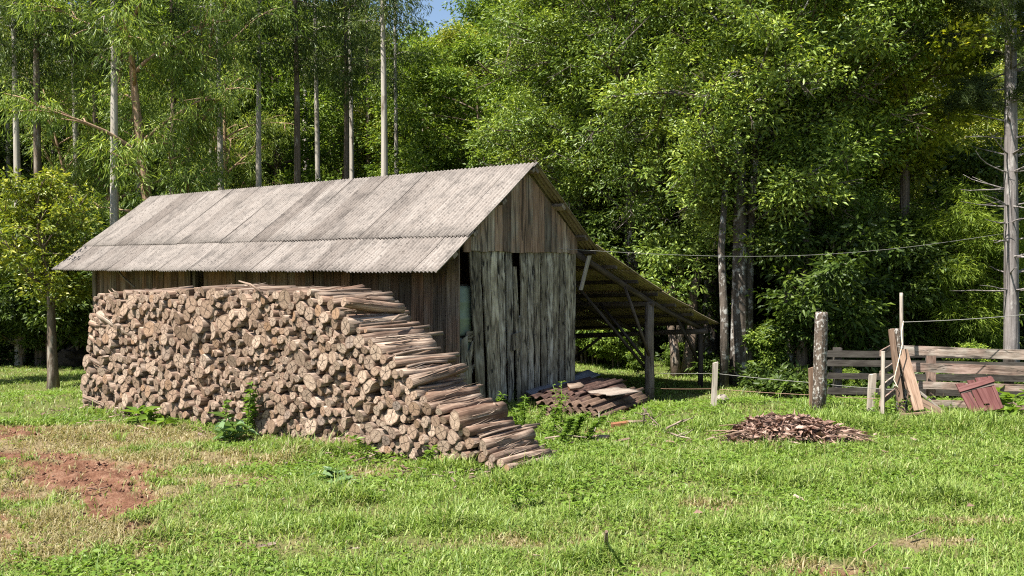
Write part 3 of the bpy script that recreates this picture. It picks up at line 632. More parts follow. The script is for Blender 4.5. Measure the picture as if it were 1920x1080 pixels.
# ------------------------------------------------------------------ firewood pile
logs = []   # (t, z, r, offset)
def face_t(px):
    a = (px - 960) / F; return (a * L0.y - L0.x) / (pd.x - a * pd.y)
def face(px, py):
    t = face_t(px); Y = L0.y + pd.y * t; return t, HC - (py - 500) / F * Y * 1.0, Y
prof = [face(*q)[:2] for q in ((152, 700), (160, 640), (172, 552), (230, 545), (300, 548), (345, 540), (400, 538), (450, 545), (520, 545), (585, 545), (618, 560), (640, 590), (668, 615), (690, 640), (725, 665), (752, 700), (778, 730), (805, 755), (838, 775), (862, 800), (888, 822), (915, 850), (950, 878))]
pt = np.array([q[0] for q in prof]); pz = np.array([q[1] for q in prof])
top = lambda t: np.interp(t, pt, pz)
EXP = [(579, 548, 6, 'thin barky log end on the top edge of the woodpile'), (600, 563, 9, 'log second in the stepped descent from the woodpile top'), (644, 566, 9, 'frayed log with peeling bark on the uppermost step of the woodpile'),
       (629, 588, 10, 'log with rotten end just above the thickest upper step log'), (647, 612, 15, 'thick straight log tied with bark strips on the upper steps of the woodpile'),
       (655, 642, 12, 'shaded log directly below the thick log tied with bark strips'), (694, 644, 8, 'slim pale log laid on top of the second thick step log'),
       (704, 661, 14, 'second thick log down the stepped end of the woodpile'), (718, 674, 8, 'slender log tucked below the second thick step log'), (722, 698, 14, 'third thick log down the stepped end of the woodpile'),
       (752, 701, 6, 'thin stick log beside the third thick step log'), (767, 719, 11, 'split log sticking up askew halfway down the stepped end'), (775, 741, 9, 'knotted log under the askew split log'),
       (793, 752, 9, 'stringy pale log above the row of ropy bark logs'), (799, 767, 12, 'log with light cut face in the lower half of the steps'), (822, 773, 7, 'thin log with broken knob end beside the fattest low log'),
       (852, 790, 18, 'fattest log on the lower steps, grooved brown bark'), (874, 811, 9, 'smooth brown log under the fattest low log'), (880, 832, 9, 'dark hollow-ended log near the foot of the steps'),
       (905, 837, 10, 'mossy barked log topping the last bundle by the grass'), (910, 850, 6, 'slim brown log second in the last bundle by the grass'), (922, 861, 7, 'pinkish log third in the last bundle by the grass'),
       (938, 870, 8, 'pale log lowest but one at the foot of the steps'), (949, 880, 7, 'lowest log lying in the grass at the foot of the steps')]
for px, py, rp, lab in EXP:
    t, z_, Y = face(px, py); logs.append((t, z_, rp * Y / F * 1.05, 0.0, lab, px))
arr = [(l[0], l[1], l[2]) for l in logs]
def free(t, z_, r_, tol):
    a = np.array(arr); d = np.sqrt((a[None, :, 0] - t[:, None]) ** 2 + (a[None, :, 1] - z_[:, None]) ** 2) - a[None, :, 2]
    return d.min(1) - r_ * tol
rp_ = np.random.default_rng(31)
radii = list(np.sort(np.concatenate([rp_.uniform(.078, .112, 48), rp_.uniform(.056, .078, 130), rp_.uniform(.039, .056, 360), rp_.uniform(.025, .039, 760)]))[::-1]) + [.021] * 420 + [.015] * 420
tmax = face_t(945)
for r_ in radii:
    for tol in (.93, .84):
        n = 900; t = rp_.uniform(.03, tmax, n); z_ = rp_.uniform(-.02, 1.8, n)
        ok = (z_ + r_ * .8 < top(t)) & (z_ > r_ * .55)
        t, z_ = t[ok], z_[ok]
        if not len(t): continue
        f = free(t, z_, r_, tol); ok = f > 0
        if not ok.any(): continue
        t, z_, f = t[ok], z_[ok], f[ok]; j = np.argmin(f) if r_ < .08 else rp_.integers(len(f))
        arr.append((t[j], z_[j], r_)); logs.append((t[j], z_[j], r_, rp_.normal(0, .015) if r_ > .042 else abs(rp_.normal(0, .045)) + (.015 if r_ > .03 else .055), None, 0)); break
def log_shape(r_, L, seed, mb=None, frame=None, n=None, rough=1.0, strips=0):
    R = random.Random(seed); mb = mb or MB(); n = n or (18 if r_ > .06 else 12 if r_ > .03 else 8)
    k = 6; bx, bz = R.uniform(-.02, .02), R.uniform(-.015, .015); tap = R.uniform(.86, 1.08)
    pts = []; rad = []
    for i in range(k):
        q = i / (k - 1); pts.append(Vector((bx * math.sin(math.pi * q), L * q, bz * math.sin(math.pi * q)))); rad.append(r_ * (1 + (tap - 1) * q) * R.uniform(.96, 1.05))
    asp = R.uniform(.86, 1.08); n0 = len(mb.v)
    mb.tube(pts, rad, n, 0, True, .085 * rough, 1, seed)
    # slanted saw cut and oval section
    sx, sz = R.uniform(-.22, .22), R.uniform(-.22, .22)
    for i in range(n0, len(mb.v)):
        v = mb.v[i]; e = 1 if i < n0 + n else 0
        mb.v[i] = Vector((v.x * asp, v.y + (v.x * sx + v.z * sz) * e, v.z / asp))
    if strips == 0 and r_ > .05 and R.random() < .22:                  # split billet: one flat face
        for i in range(n0, len(mb.v)): v = mb.v[i]; mb.v[i] = Vector((v.x, v.y, min(v.z, r_ * (.05 + .12 * math.sin(v.x * 40)))))
    elif r_ > .04 and R.random() < .5:                                   # branch stub
        y0 = R.uniform(.15, .85) * L; a = R.uniform(0, 6.28); d = Vector((math.cos(a), .35, math.sin(a))).normalized()
        mb.tube([Vector((0, y0, 0)) + d * r_ * .6, Vector((0, y0, 0)) + d * (r_ * 1.18)], [r_ * .3, r_ * .22], 7, 0, True, .1, 1, seed + 1)
    for q in range(strips):                                            # loose bark strips
        a = R.uniform(-.3, 3.4); y0 = R.uniform(0, .5) * L; l = R.uniform(.25, .6) * L; p0 = Vector((math.cos(a) * r_, y0, math.sin(a) * r_))
        p = [p0, p0 + Vector((R.uniform(-.01, .01), l * .5, R.uniform(.002, .02))), p0 + Vector((R.uniform(-.02, .02), l, R.uniform(.0, .05)))]
        mb.tube(p, [.006, .005, .002], 5, 0, True, .1, 0, seed + 9 + q)
    if frame is not None:
        for i in range(n0 if not frame[1] else frame[1], len(mb.v)): mb.v[i] = frame[0] @ mb.v[i]
    return mb
def log_frame(p, d, roll):
    d = Vector(d).normalized(); x_ = d.cross(Vector((0, 0, 1))).normalized(); z_ = x_.cross(d)
    m = Matrix((x_, d, z_)).transposed().to_4x4(); m = m @ Matrix.Rotation(roll, 4, 'Y'); m.translation = p; return m
SPANS = {}
def zone(t):
    a = t / PLEN
    return 'by the citrus tree end' if a < .3 else 'of the pile middle' if a < .62 else 'beside the stepped end'
def course(z_, t):
    return 'bottom courses' if z_ < .5 else 'upper courses' if z_ > 1.2 else 'middle courses'
def sz(r_): return 'thick' if r_ > .08 else 'medium' if r_ > .058 else 'slim'
order = sorted(range(len(logs)), key=lambda i: -(logs[i][2] + (1 if logs[i][4] else 0)))
NIND = 294
stick = MB()
for rank, i in enumerate(order):
    t, z_, r_, off, lab, px = logs[i]; R = random.Random(1000 + i)
    p = L0 + pd * t + nd * (off if not lab else 0); p.z = z_
    d = nd + Vector((-nd.y, nd.x, 0)) * R.uniform(-.05, .05) + Vector((0, 0, R.uniform(-.035, .035)))
    L = R.uniform(.97, 1.08)
    if lab:
        d = nd + Vector((nd.y, -nd.x, 0)) * R.uniform(-.05, .03) + Vector((0, 0, R.uniform(-.03, .02)))
        L = R.uniform(.93, 1.0) if px < 700 else R.uniform(.80, .90) if px < 840 else R.uniform(.74, .82)
        if px in (579, 644): d.z -= .11
        if px == 600: d.z -= .07
        if px == 767: d.z += .10; d += Vector((nd.y, -nd.x, 0)) * .06
        if px > 860: d += Vector((nd.y, -nd.x, 0)) * .03; d.z -= .02
    if not lab and t > face_t(740): L *= .86
    if not lab and z_ > float(top(t)) - r_ * 3 and R.random() < .25: d.z += R.uniform(-.06, .06)
    fr = log_frame(p, d, R.uniform(0, 6.28) if not lab else R.uniform(-.4, .4))
    if rank < NIND:
        mb = log_shape(r_, L, 5000 + i, strips=(8 if lab else 0))
        o = mb.build('firewood_log', [M['bark'], M['end']]); o.matrix_world = fr
        nm = lab or '%s log end in the %s %s' % (sz(r_), course(z_, t), zone(t))
        tag(o, nm, 'log', 'firewood logs stacked in front of the barn')
    else:
        q = len(stick.v); log_shape(r_, L * (.75 if r_ < .02 else 1), 5000 + i, stick, None, rough=1.6)
        for j in range(q, len(stick.v)): stick.v[j] = fr @ stick.v[j]
for k in range(60):                                                     # twigs and bark lying on the top of the pile
    t = random.uniform(.1, 5.2); a = random.uniform(-.5, .5); p = L0 + pd * t + nd * random.uniform(.02, .6); p.z = float(top(t)) + random.uniform(-.03, .02)
    d = nd * math.cos(a * 2.5) + pd * math.sin(a * 2.5); l = random.uniform(.15, .5)
    stick.tube([p, p + d * l * .5 + Vector((0, 0, random.uniform(-.01, .02))), p + d * l + Vector((0, 0, random.uniform(-.02, .05)))], [.008, .007, .003], 5, 0, True, .15, 0)
o = stick.build('firewood_sticks', [M['bark'], M['end']])
tag(o, 'thin firewood sticks packed between the larger logs of the pile', 'firewood', kind='stuff')
# logs lying lengthwise at the far end of the pile
for (ax_, ay_), (bx_, by_), rp2, lab in (((182, 588), (232, 624), 9, 'dark grey log lying lengthwise high on the tree end of the pile'), ((166, 632), (224, 680), 6, 'pale split log lying lengthwise halfway up the tree end of the pile'),
        ((167, 674), (214, 707), 5, 'brown log lying lengthwise below the pale split one'), ((163, 702), (208, 737), 6, 'weathered log lying lengthwise low on the tree end of the pile'), ((154, 744), (196, 770), 6, 'lowest lengthwise log at the tree end of the pile'),
        ((168, 606), (196, 612), 8, 'short stub log poking out high at the tree end of the pile')):
    ta, za, Ya = face(ax_, ay_); tb, zb, Yb = face(bx_, by_); a = L0 + pd * ta + nd * .0; a.z = za; b = L0 + pd * tb - nd * .06; b.z = zb
    a += nd * .02; b += nd * .14; L = (b - a).length * 1.25
    mb = log_shape(rp2 * .85 * Ya / F, L, 9000 + ax_, strips=3); o = mb.build('firewood_log', [M['bark'], M['end']]); o.matrix_world = log_frame(a, b - a, 1.0)
    tag(o, lab, 'log', 'firewood logs stacked in front of the barn')
for k, (a, b, r_, lab) in enumerate(((P(448, 527, 10.9), P(492, 549, 10.6), .014, 'bare forked stick lying on top of the woodpile'), (P(762, 590, 10.5), P(735, 602, 10.2), .016, 'curled bark tip sticking out of the upper step'),
        (G(832, 812), P(855, 858, 9.2), .018, 'short stick leaning on the bottom logs of the steps'), (P(906, 722, 10.2), P(889, 731, 10.2), .010, 'pale splinter standing on the stepped logs'), (P(1012, 795, 9.9), P(958, 812, 9.5), .020, 'crooked branch lying across the lowest steps'))):
    m_ = MB(); c = a.lerp(b, .5) + Vector((0, 0, .025)); m_.tube([a, c, b], [r_ * .6, r_, r_], 7, 0, True, .12, 1); tag(m_.build('stick', [M['bark'], M['end']]), lab, 'stick')

# bark scraps, chips and bits of stick on the ground
r = np.random.default_rng(12); m_ = MB()
for k in range(620):
    if k < 400: q = L0 + pd * r.uniform(-.2, PLEN + .4) - Vector((-pd.y, pd.x, 0)) * abs(r.normal(0, .35))
    elif k < 520: q = G(r.uniform(1000, 1330), r.uniform(770, 850))
    else: yy = r.uniform(5.2, 12); q = Vector((r.uniform(-.55, .55) * yy, yy, 0))
    l = r.uniform(.02, .10) * (1 if k % 6 else 2.2); a = r.uniform(0, 3.14); d = Vector((math.cos(a), math.sin(a), r.normal(0, .15))); q.z = hz(q.x, q.y) + r.uniform(-.01, .03)
    if k % 3: m_.tube([q, q + d * l], [r.uniform(.003, .008), .003], 5, jit=.2)
    else: m_.plank(q, q + d * l, (-d.y, d.x, r.normal(0, .4)), (0, 0, 1), r.uniform(.01, .035), r.uniform(.008, .03), .004)
tag(m_.build('bark_litter', M['bark']), 'bark scraps and chips strewn on the grass around the woodpile', 'litter', kind='stuff')

# ------------------------------------------------------------------ heap of old roofing sheets beside the gable
def rsheet(px, py, zoff, L, W, mt, lab, yaw=0.0, pitch=0.0, wl=.11, amp=.022, th=.008, roll=0.0, warp=.01, fray=.01):
    g = G(px, py); g.z = zoff
    A = Vector((.5, .87, 0)); A = Matrix.Rotation(yaw, 3, 'Z') @ A; B = Vector((A.y, -A.x, 0))
    A = (A + Vector((0, 0, pitch))).normalized(); B = (B + Vector((0, 0, roll))).normalized(); N = B.cross(A).normalized(); N = N if N.z > 0 else -N
    m_ = MB(); m_.sheet(Vector((0, 0, 0)), A, B, N, L, W, wl, amp, th, 5, 0, warp=warp, fray=fray, phase=random.random()); o = m_.build('roofing_sheet', M[mt]); o.location = g
    return tag(o, lab, 'roofing sheet')
rsheet(1020, 782, .02, 1.9, .78, 'sheet_grey', 'lowest grey corrugated sheet in the heap beside the gable', .02)
rsheet(1024, 781, .05, 1.85, .80, 'sheet_grey', 'second grey corrugated sheet from the ground in the heap', .05)
rsheet(1012, 779, .085, 1.9, .82, 'sheet_grey', 'grey corrugated sheet with curled front edge low in the heap', .0, .0)
rsheet(1024, 778, .115, 1.85, .78, 'sheet_grey', 'brownish corrugated sheet in the middle of the heap', .05, .0)
rsheet(1004, 773, .145, 2.0, .84, 'sheet_grey', 'thick tan edged corrugated sheet high in the heap', .02, .0, fray=.015, wl=.14, amp=.028)
rsheet(990, 766, .17, 1.8, .84, 'sheet_rust', 'rust brown corrugated sheet lying over the tan sheet', .06, .012, wl=.14)
rsheet(1006, 760, .20, 1.7, .70, 'sheet_rust', 'dark rusty sheet topmost under the log chunk', .0, .012)
rsheet(985, 752, .15, 2.2, .24, 'sheet_zinc', 'bluish flat metal strip leaning along the barn foot', .0, .05, wl=.5, amp=.006, roll=-.35)
o = rsheet(1098, 766, .25, .62, .5, 'sheet_grey', 'pale broken slab of sheet lying on the rusty sheets', -.35, .0, wl=.4, amp=.006, fray=.05, roll=-.01, warp=.02); o.data.materials[0] = M['slab']
m_ = log_shape(.065, .22, 4242); o = m_.build('log_chunk', [M['bark'], M['brick']]); o.matrix_world = log_frame(G(1066, 768) + Vector((0.02, .30, .29)), (.9, .35, .1), .6); tag(o, 'short orange rotten log chunk resting on the rusty sheets', 'log')
def lump(name, p, sx, sy, sz_, mt, lab, cat, seed, rz=0):
    R = np.random.default_rng(seed); nu, nv = 16, 10; co = []
    for j in range(nv + 1):
        for i in range(nu):
            th = math.pi * j / nv; ph = 2 * math.pi * i / nu; d = np.array([math.sin(th) * math.cos(ph), math.sin(th) * math.sin(ph), math.cos(th)])
            d = np.sign(d) * np.abs(d) ** 1.0; k = 1 + .5 * (vnoise(d[0] * 2 + seed, d[1] * 2 + d[2] * 1.7, 1.3, seed % 9) - .5) * 2
            co.append((d[0] * sx * k, d[1] * sy * k, d[2] * sz_ * k))
    t = []
    for j in range(nv):
        for i in range(nu):
            a = j * nu + i; b = j * nu + (i + 1) % nu; t += [(a, b, b + nu), (a, b + nu, a + nu)]
    me = tri_mesh(name, np.array(co), np.array(t), M[mt]); me.polygons.foreach_set('use_smooth', np.ones(len(t), bool)); o = link(name, me); o.location = p; o.rotation_euler.z = rz
    return tag(o, lab, cat)
m_ = MB(); m_.plank((0, 0, 0), (.22, .05, .02), (0, 1, 0), (0, 0, 1), .13, .12, .085, n=2, wob=.008); o = m_.build('brick', M['brick']); o.location = G(1146, 800) + Vector((0, 0, -.045)); tag(o, 'orange clay block half under the stack of sheets', 'brick')
m_ = MB(); m_.tube([G(1175, 797) + Vector((0, 0, .04)), G(1212, 797) + Vector((0, 0, .05))], [.022, .018], 7, jit=.15, capm=1); tag(m_.build('stick', [M['bark'], M['end']]), 'thick dry stick lying beside the orange clay block', 'stick')
m_ = MB(); m_.tube([G(1098, 822) + Vector((0, 0, .01)), G(1142, 826) + Vector((0, 0, .04))], [.035, .03], 8, jit=.1, capm=1); tag(m_.build('log', [M['bark'], M['end']]), 'short dark log on the red soil before the sheet heap', 'log')
m_ = MB(); m_.tube([G(1113, 812), G(1117, 812) + Vector((.05, .1, .15)), P(1123, 771, 11.2)], [.007, .006, .004], 6); tag(m_.build('stick', M['grey_stake']), 'thin pale stick standing in front of the sheet heap', 'stick')
# dry branches between the heap and the fence
for k, (pts, lab) in enumerate((([(1205, 765, 11.5), (1222, 785, 11.3), (1250, 810, 11)], 'long pale dry branch arching down to the grass by the sheets'), ([(1250, 812, 0), (1275, 800, 0), (1300, 792, 0)], 'dry branch lying in the grass beyond the arching one'), ([(1206, 800, 11.2), (1208, 778, 11.2), (1211, 765, 11.2)], 'broken brown stem standing upright by the sheets'),
        ([(1258, 822, 0), (1275, 828, 0), (1295, 832, 0)], 'bundle of bleached twigs in the grass'), ([(1022, 832, 0), (1060, 826, 0), (1100, 830, 0)], 'brown stick lying behind the stepped logs'))):
    m_ = MB(); q = [P(*p) if p[2] else G(p[0], p[1]) + Vector((0, 0, .06)) for p in pts]; m_.tube(q, [.012, .011, .006], 6, jit=.1)
    for _ in range(5):
        b = q[1] + Vector((random.uniform(-.05, .05), 0, 0)); m_.tube([b, b + Vector((random.uniform(-.18, .18), random.uniform(-.1, .1), random.uniform(.0, .12)))], [.006, .002], 5)
    tag(m_.build('dry_branch', M['pole_wood']), lab, 'branch')
lump('stone', G(1352, 752) + Vector((0, 0, .02)), .11, .09, .06, 'stone', 'brownish stone at the foot of the small wire fence stake', 'stone', 3)

# ------------------------------------------------------------------ heap of dry fronds
hc = G(1487, 822); r = np.random.default_rng(9); n = 4800
a = r.random(n) * 6.28; q = np.sqrt(r.random(n)) * (1 + .28 * np.sin(a * 3 + 1) * np.sin(a * 5)) * (1 + (r.random(n) < .06) * r.random(n) * .5); hx = q * np.cos(a); hy = q * np.sin(a)
sk = .11 * (hx > .2) * hx
ph = np.clip(1 - hx ** 2 * .95 - hy ** 2 * .9, 0, 1) ** .7 * (.30 - .10 * (hx > .1) * hx * 1.2) * (.75 + .5 * vnoise(hx, hy, 2.5, 3))
lz = ph * r.random(n) ** .35
pos = np.stack([hc.x + hx * .72, hc.y + hy * .42, hgt(hc.x + hx, hc.y + hy * 0) + lz], 1)
co, t = leaf_geo(pos, np.stack([r.normal(0.4, .9, n), r.normal(-.2, .6, n), r.normal(-.12, .22, n)], 1), r.normal(0, 1, (n, 3)) + [0, 0, .6], .05 + .13 * r.random(n) ** 1.5, .015 + .055 * r.random(n) ** 1.5, .3)
o = link('leaf_heap', tri_mesh('leaf_heap', co, t, M['lf_brown'])); tag(o, 'low heap of brown dry leaves raked together on the grass', 'leaf heap', kind='stuff')
for k in range(85):
    a = random.uniform(-1, 1); p = hc + Vector((a * .58, random.uniform(-.3, .25), .02 + .17 * (1 - abs(a)) * random.random())); l = random.uniform(.25, .6); an = random.choice((random.gauss(-.25, .35), random.gauss(2.9, .4)))
    d = Vector((math.cos(an), math.sin(an) * .6, random.uniform(-.06, .10)))
    m_ = MB(); m_.tube([p, p + d * l * .5 + Vector((0, 0, .05 * random.random())), p + d * l - Vector((0, 0, .03))], [random.uniform(.008, .014), .009, .004], 6, jit=.1); o = m_.build('twig', M['fresh_board' if k % 2 else 'bark'])
    tag(o, 'dry brown twig poking out of the leaf heap', 'branch', 'dry twigs in the leaf heap')
m_ = MB(); m_.tube([P(1420, 780, 11.2), P(1440, 808, 10.9), P(1470, 832, 10.6)], [.018, .016, .014], 7, jit=.1, capm=1); tag(m_.build('branch', [M['bark'], M['end']]), 'short thick cut branch slanting out of the leaf heap', 'branch')
m_ = MB(); m_.tube([P(1440, 800, 11), P(1500, 790, 11), P(1545, 800, 11)], [.014, .016, .012], 7, jit=.1); tag(m_.build('branch', M['tan_branch']), 'long smooth branch laid along the top of the leaf heap', 'branch')

# ------------------------------------------------------------------ fence, posts, gate, hatch
def post(name, px0, py0, px1, py1, wpx, mt, lab, cat='post', round_=True, dy=0.0, sink=.15, depth=None):
    g = G(px0, py0); t = P(px1, py1, g.y + dy); r_ = wpx / 2 * g.y / F; m_ = MB(); b = g - Vector((0, 0, sink)); ax = (t - b)
    if round_: m_.tube([b, b + ax * .3 + Vector((.01, 0, 0)), b + ax * .65, b + ax * .97, t], [r_ * 1.02, r_ * 1.0, r_ * .96, r_ * .93, r_ * .82], 14, jit=.07)
    else: m_.plank(b, t, (1, 0, 0), (0, 1, 0), r_ * 2, r_ * 2, depth or r_ * 1.4, n=3, wob=.003, cut1=.02)
    o = m_.build(name, M[mt]); return tag(o, lab, cat)
post('fence_post', 1534, 772, 1540, 585, 25, 'lichen_post', 'stout round fence post covered in pale lichen', 'fence post')
post('stake', 1524, 770, 1521, 690, 8, 'fresh_board', 'thin brown slat standing against the lichen covered post', 'stake', False)
post('stake', 1338, 757, 1342, 680, 9, 'grey_stake', 'small grey stake carrying the two fence wires near the shelter', 'stake', False)
post('stake', 1632, 772, 1638, 702, 12, 'grey_stake', 'pale square stake leaning beside the open gate', 'stake', False)
fence = thing('board_fence', 'sunlit horizontal board fence with lichen behind the red hatch', 'fence', G(1700, 772))
def rail(parent, a, b, h, mt, name='rail', th=.025, n=6):
    m_ = MB(); loc = parent.location; m_.plank(a - loc, b - loc, (0, 0, 1), (0, 1, 0), h, h, th, n=n, wob=.006, cut0=.02, cut1=.02); return m_.build(name, M[mt], parent)
rail(fence, P(1694, 657, 12.9), P(1990, 668, 12.3), .135, 'fence_wood'); rail(fence, P(1704, 689, 12.9), P(1990, 697, 12.3), .13, 'fence_wood')
rail(fence, P(1722, 722, 12.9), P(1990, 730, 12.3), .10, 'fence_wood'); rail(fence, P(1746, 757, 12.9), P(1990, 762, 12.3), .10, 'fence_wood')
for px, Y in ((1752, 13.0), (1950, 12.6)):
    m_ = MB(); a = Vector((X(px, Y), Y + .03, -.1)) - fence.location; m_.plank(a, a + Vector((0, 0, .93)), (1, 0, 0), (0, 1, 0), .10, .10, .09, n=2, wob=.004); m_.build('fence_post', M['fence_wood'], fence)
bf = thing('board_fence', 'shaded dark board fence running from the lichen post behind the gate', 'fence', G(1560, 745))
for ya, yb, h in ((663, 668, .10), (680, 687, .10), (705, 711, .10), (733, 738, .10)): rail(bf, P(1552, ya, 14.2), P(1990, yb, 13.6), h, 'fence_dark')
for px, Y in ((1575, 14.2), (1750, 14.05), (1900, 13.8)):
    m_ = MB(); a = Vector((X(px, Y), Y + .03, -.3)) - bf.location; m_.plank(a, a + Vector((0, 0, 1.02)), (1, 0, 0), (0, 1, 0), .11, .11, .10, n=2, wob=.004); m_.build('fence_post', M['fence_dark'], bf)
post('gate_post', 1694, 776, 1678, 616, 20, 'lichen_post', 'thick grey gate post tilting behind the leaning planks', 'gate post', True, .1)
gt = thing('gate', 'small wooden slat gate standing open edge-on beside its post', 'gate', G(1658, 782))
A0 = Vector((X(1654, 12.2), 12.2, 0)); A1 = Vector((X(1683, 13.3), 13.3, 0)); gd = (A1 - A0).normalized(); gn = Vector((gd.y, -gd.x, 0))
for nm, p, zt in (('gate_stile', A0, .86), ('gate_stile', A1, .92)):
    m_ = MB(); a = p - gt.location; a.z = .02; m_.plank(a, a + Vector((0, 0, zt - .02)), gd, gn, .055, .055, .045, n=2, wob=.002); m_.build(nm, M['grey_stake'], gt)
for z_ in (.16, .36, .56, .84):
    m_ = MB(); a = A0 - gt.location; b = A1 - gt.location; a.z = z_ - .01; b.z = z_ + .02; m_.plank(a - gn * .003, b - gn * .003, (0, 0, 1), -gn, .075, .075, .02, n=2, wob=.003); m_.build('gate_slat', M['fence_wood'], gt)
def board(a, b, w_, mt, lab, th=.025, wd=(1, 0, 0), td=(0, -1, 0)):
    m_ = MB(); m_.plank(a, b, wd, td, w_, w_, th, n=4, wob=.003, cut0=.02, cut1=.02); o = m_.build('plank', M[mt]); return tag(o, lab, 'plank')
board(P(1692, 782, 12.0), P(1670, 617, 12.35), .075, 'fresh_board', 'long thin brown plank leaning on the grey gate post')
board(P(1722, 768, 11.95), P(1691, 655, 12.35), .14, 'fresh_board', 'wide brown plank propped against the gate post')
board(P(1773, 778, 11.85), P(1708, 742, 12.1), .09, 'fresh_board', 'short brown plank sloping down to the grass from the gate', wd=(.4, 0, 1))
board(P(1765, 770, 12.15), P(1721, 733, 12.25), .04, 'grey_stake', 'white edged lath slanting behind the short brown plank', wd=(.4, 0, 1))
board(P(1690, 780, 11.9), P(1752, 774, 11.9), .05, 'fresh_board', 'narrow board lying on the grass under the leaning planks', wd=(0, 1, 0), td=(0, 0, 1))
m_ = MB(); m_.tube([P(1697, 716, 12.05), P(1699, 728, 12), P(1704, 735, 12), P(1701, 745, 12), P(1707, 752, 12), P(1712, 762, 12), P(1705, 772, 12)], .012, 7); tag(m_.build('strap', M['fresh_board']), 'wavy brown strap hanging from the wide leaning plank', 'strap')
post('pole', 1692, 772, 1690, 549, 7, 'grey_stake', 'tall thin pale pole standing above the board fence', 'pole', True, .15)
m_ = MB(); m_.tube([P(1694, 602, 12.35), P(1690, 625, 12.3), P(1692, 645, 12.2), P(1684, 680, 12.1), P(1676, 712, 12.05), P(1684, 728, 12.05), P(1678, 722, 12.0)], .007, 6); tag(m_.build('rope', M['rope']), 'thin pale rope wound down the leaning pole and planks', 'rope')
ht = thing('hatch_door', 'small faded red plank hatch leaning against the board fence', 'hatch', G(1845, 772))
q0, q1, q2, q3 = P(1818, 774, 11.95), P(1882, 768, 11.95), P(1857, 704, 12.25), P(1789, 722, 12.25)
hn = (q1 - q0).cross(q3 - q0).normalized(); hn = hn if hn.y < 0 else -hn; hr = (q1 - q0).normalized()
hp = lambda u, v: (q0.lerp(q1, u)).lerp(q3.lerp(q2, u), v) - ht.location
for k, (u, v0, v1, w_) in enumerate(((.16, 0, .98, .3), (.44, .0, 1.0, .22), (.73, 0, 1.0, .36), (.95, .03, .97, .09))):
    m_ = MB(); m_.plank(hp(u, v0), hp(u, v1), hr, hn, .465 * w_ * .97, None, .02, n=4, wob=.003, cut0=.01); m_.build('plank', M['red_paint'], ht)
m_ = MB(); m_.plank(hp(0.0, .76) + hn * .022, hp(1.0, .84) + hn * .022, (q3 - q0).normalized(), hn, .075, None, .022, n=2, wob=.002); m_.build('cross_board', M['red_paint'], ht)
m_ = MB(); m_.plank(hp(.55, .18) + hn * .022, hp(.53, .66) + hn * .022, hr, hn, .07, None, .022); m_.build('batten', M['red_paint'], ht)
m_ = MB(); m_.plank(hp(.03, .70) + hn * .0215, hp(.97, .76) + hn * .0215, (q3 - q0).normalized(), hn, .055, None, .003, n=6, wob=.008); m_.build('bare_strip', M['dark_wood'], ht)
# wires
def wire(pts, r_, mt, lab, sag=0.0):
    m_ = MB(); out = []
    for i in range(len(pts) - 1):
        for k in range(16):
            q = k / 16; p = pts[i].lerp(pts[i + 1], q); p.z -= sag * math.sin(math.pi * q); out.append(p)
    out.append(pts[-1]); m_.tube(out, r_, 5); return tag(m_.build('wire', M[mt]), lab, 'wire')
wire([P(1045, 466, 14.2), P(1888, 437, 17.85)], .0034, 'wire', 'long sagging overhead wire from the barn gable to the pine', .27)
wire([P(1693, 604, 12.33), P(1960, 586, 12.4)], .0045, 'wire', 'taut wire running from the tall pale pole past the pine', .02)
wire([P(1085, 698, 17.), P(1212, 699, 16.5), P(1340, 700, 13.25), P(1529, 718, 12.55), P(1640, 728, 12.3), P(1676, 730, 12.1)], .0038, 'wire', 'upper pale fence wire between the shelter and the gate', .008)
wire([P(1085, 728, 17), P(1212, 728, 16.45), P(1340, 729, 13.25), P(1529, 741, 12.55), P(1650, 748, 12.3)], .0038, 'rust_wire', 'lower rusty fence wire between the shelter and the gate', .008)
m_ = MB(); m_.tube([G(1136, 1018) - Vector((0, 0, .03)), P(1137, 996, 5.95)], [.014, .011], 8, jit=.15, capm=1); tag(m_.build('stub', [M['bark'], M['end']]), 'tiny reddish wooden stub standing in the near grass', 'stub')
for px, py, s, lab in ((1300, 975, .085, 'curled dead brown leaf lying on the grass below the leaf heap'), (1812, 962, .08, 'single dry leaf on the near meadow below the red hatch')):
    g = G(px, py); co, t = leaf_geo(np.array([[0, 0, .055]]), np.array([[1, .2, .1]]), np.array([[0, -.5, 1.]]), s, s * .55, .3); o = link('dead_leaf', tri_mesh('dead_leaf', co, t, M['lf_brown'])); o.location = g; tag(o, lab, 'leaf')

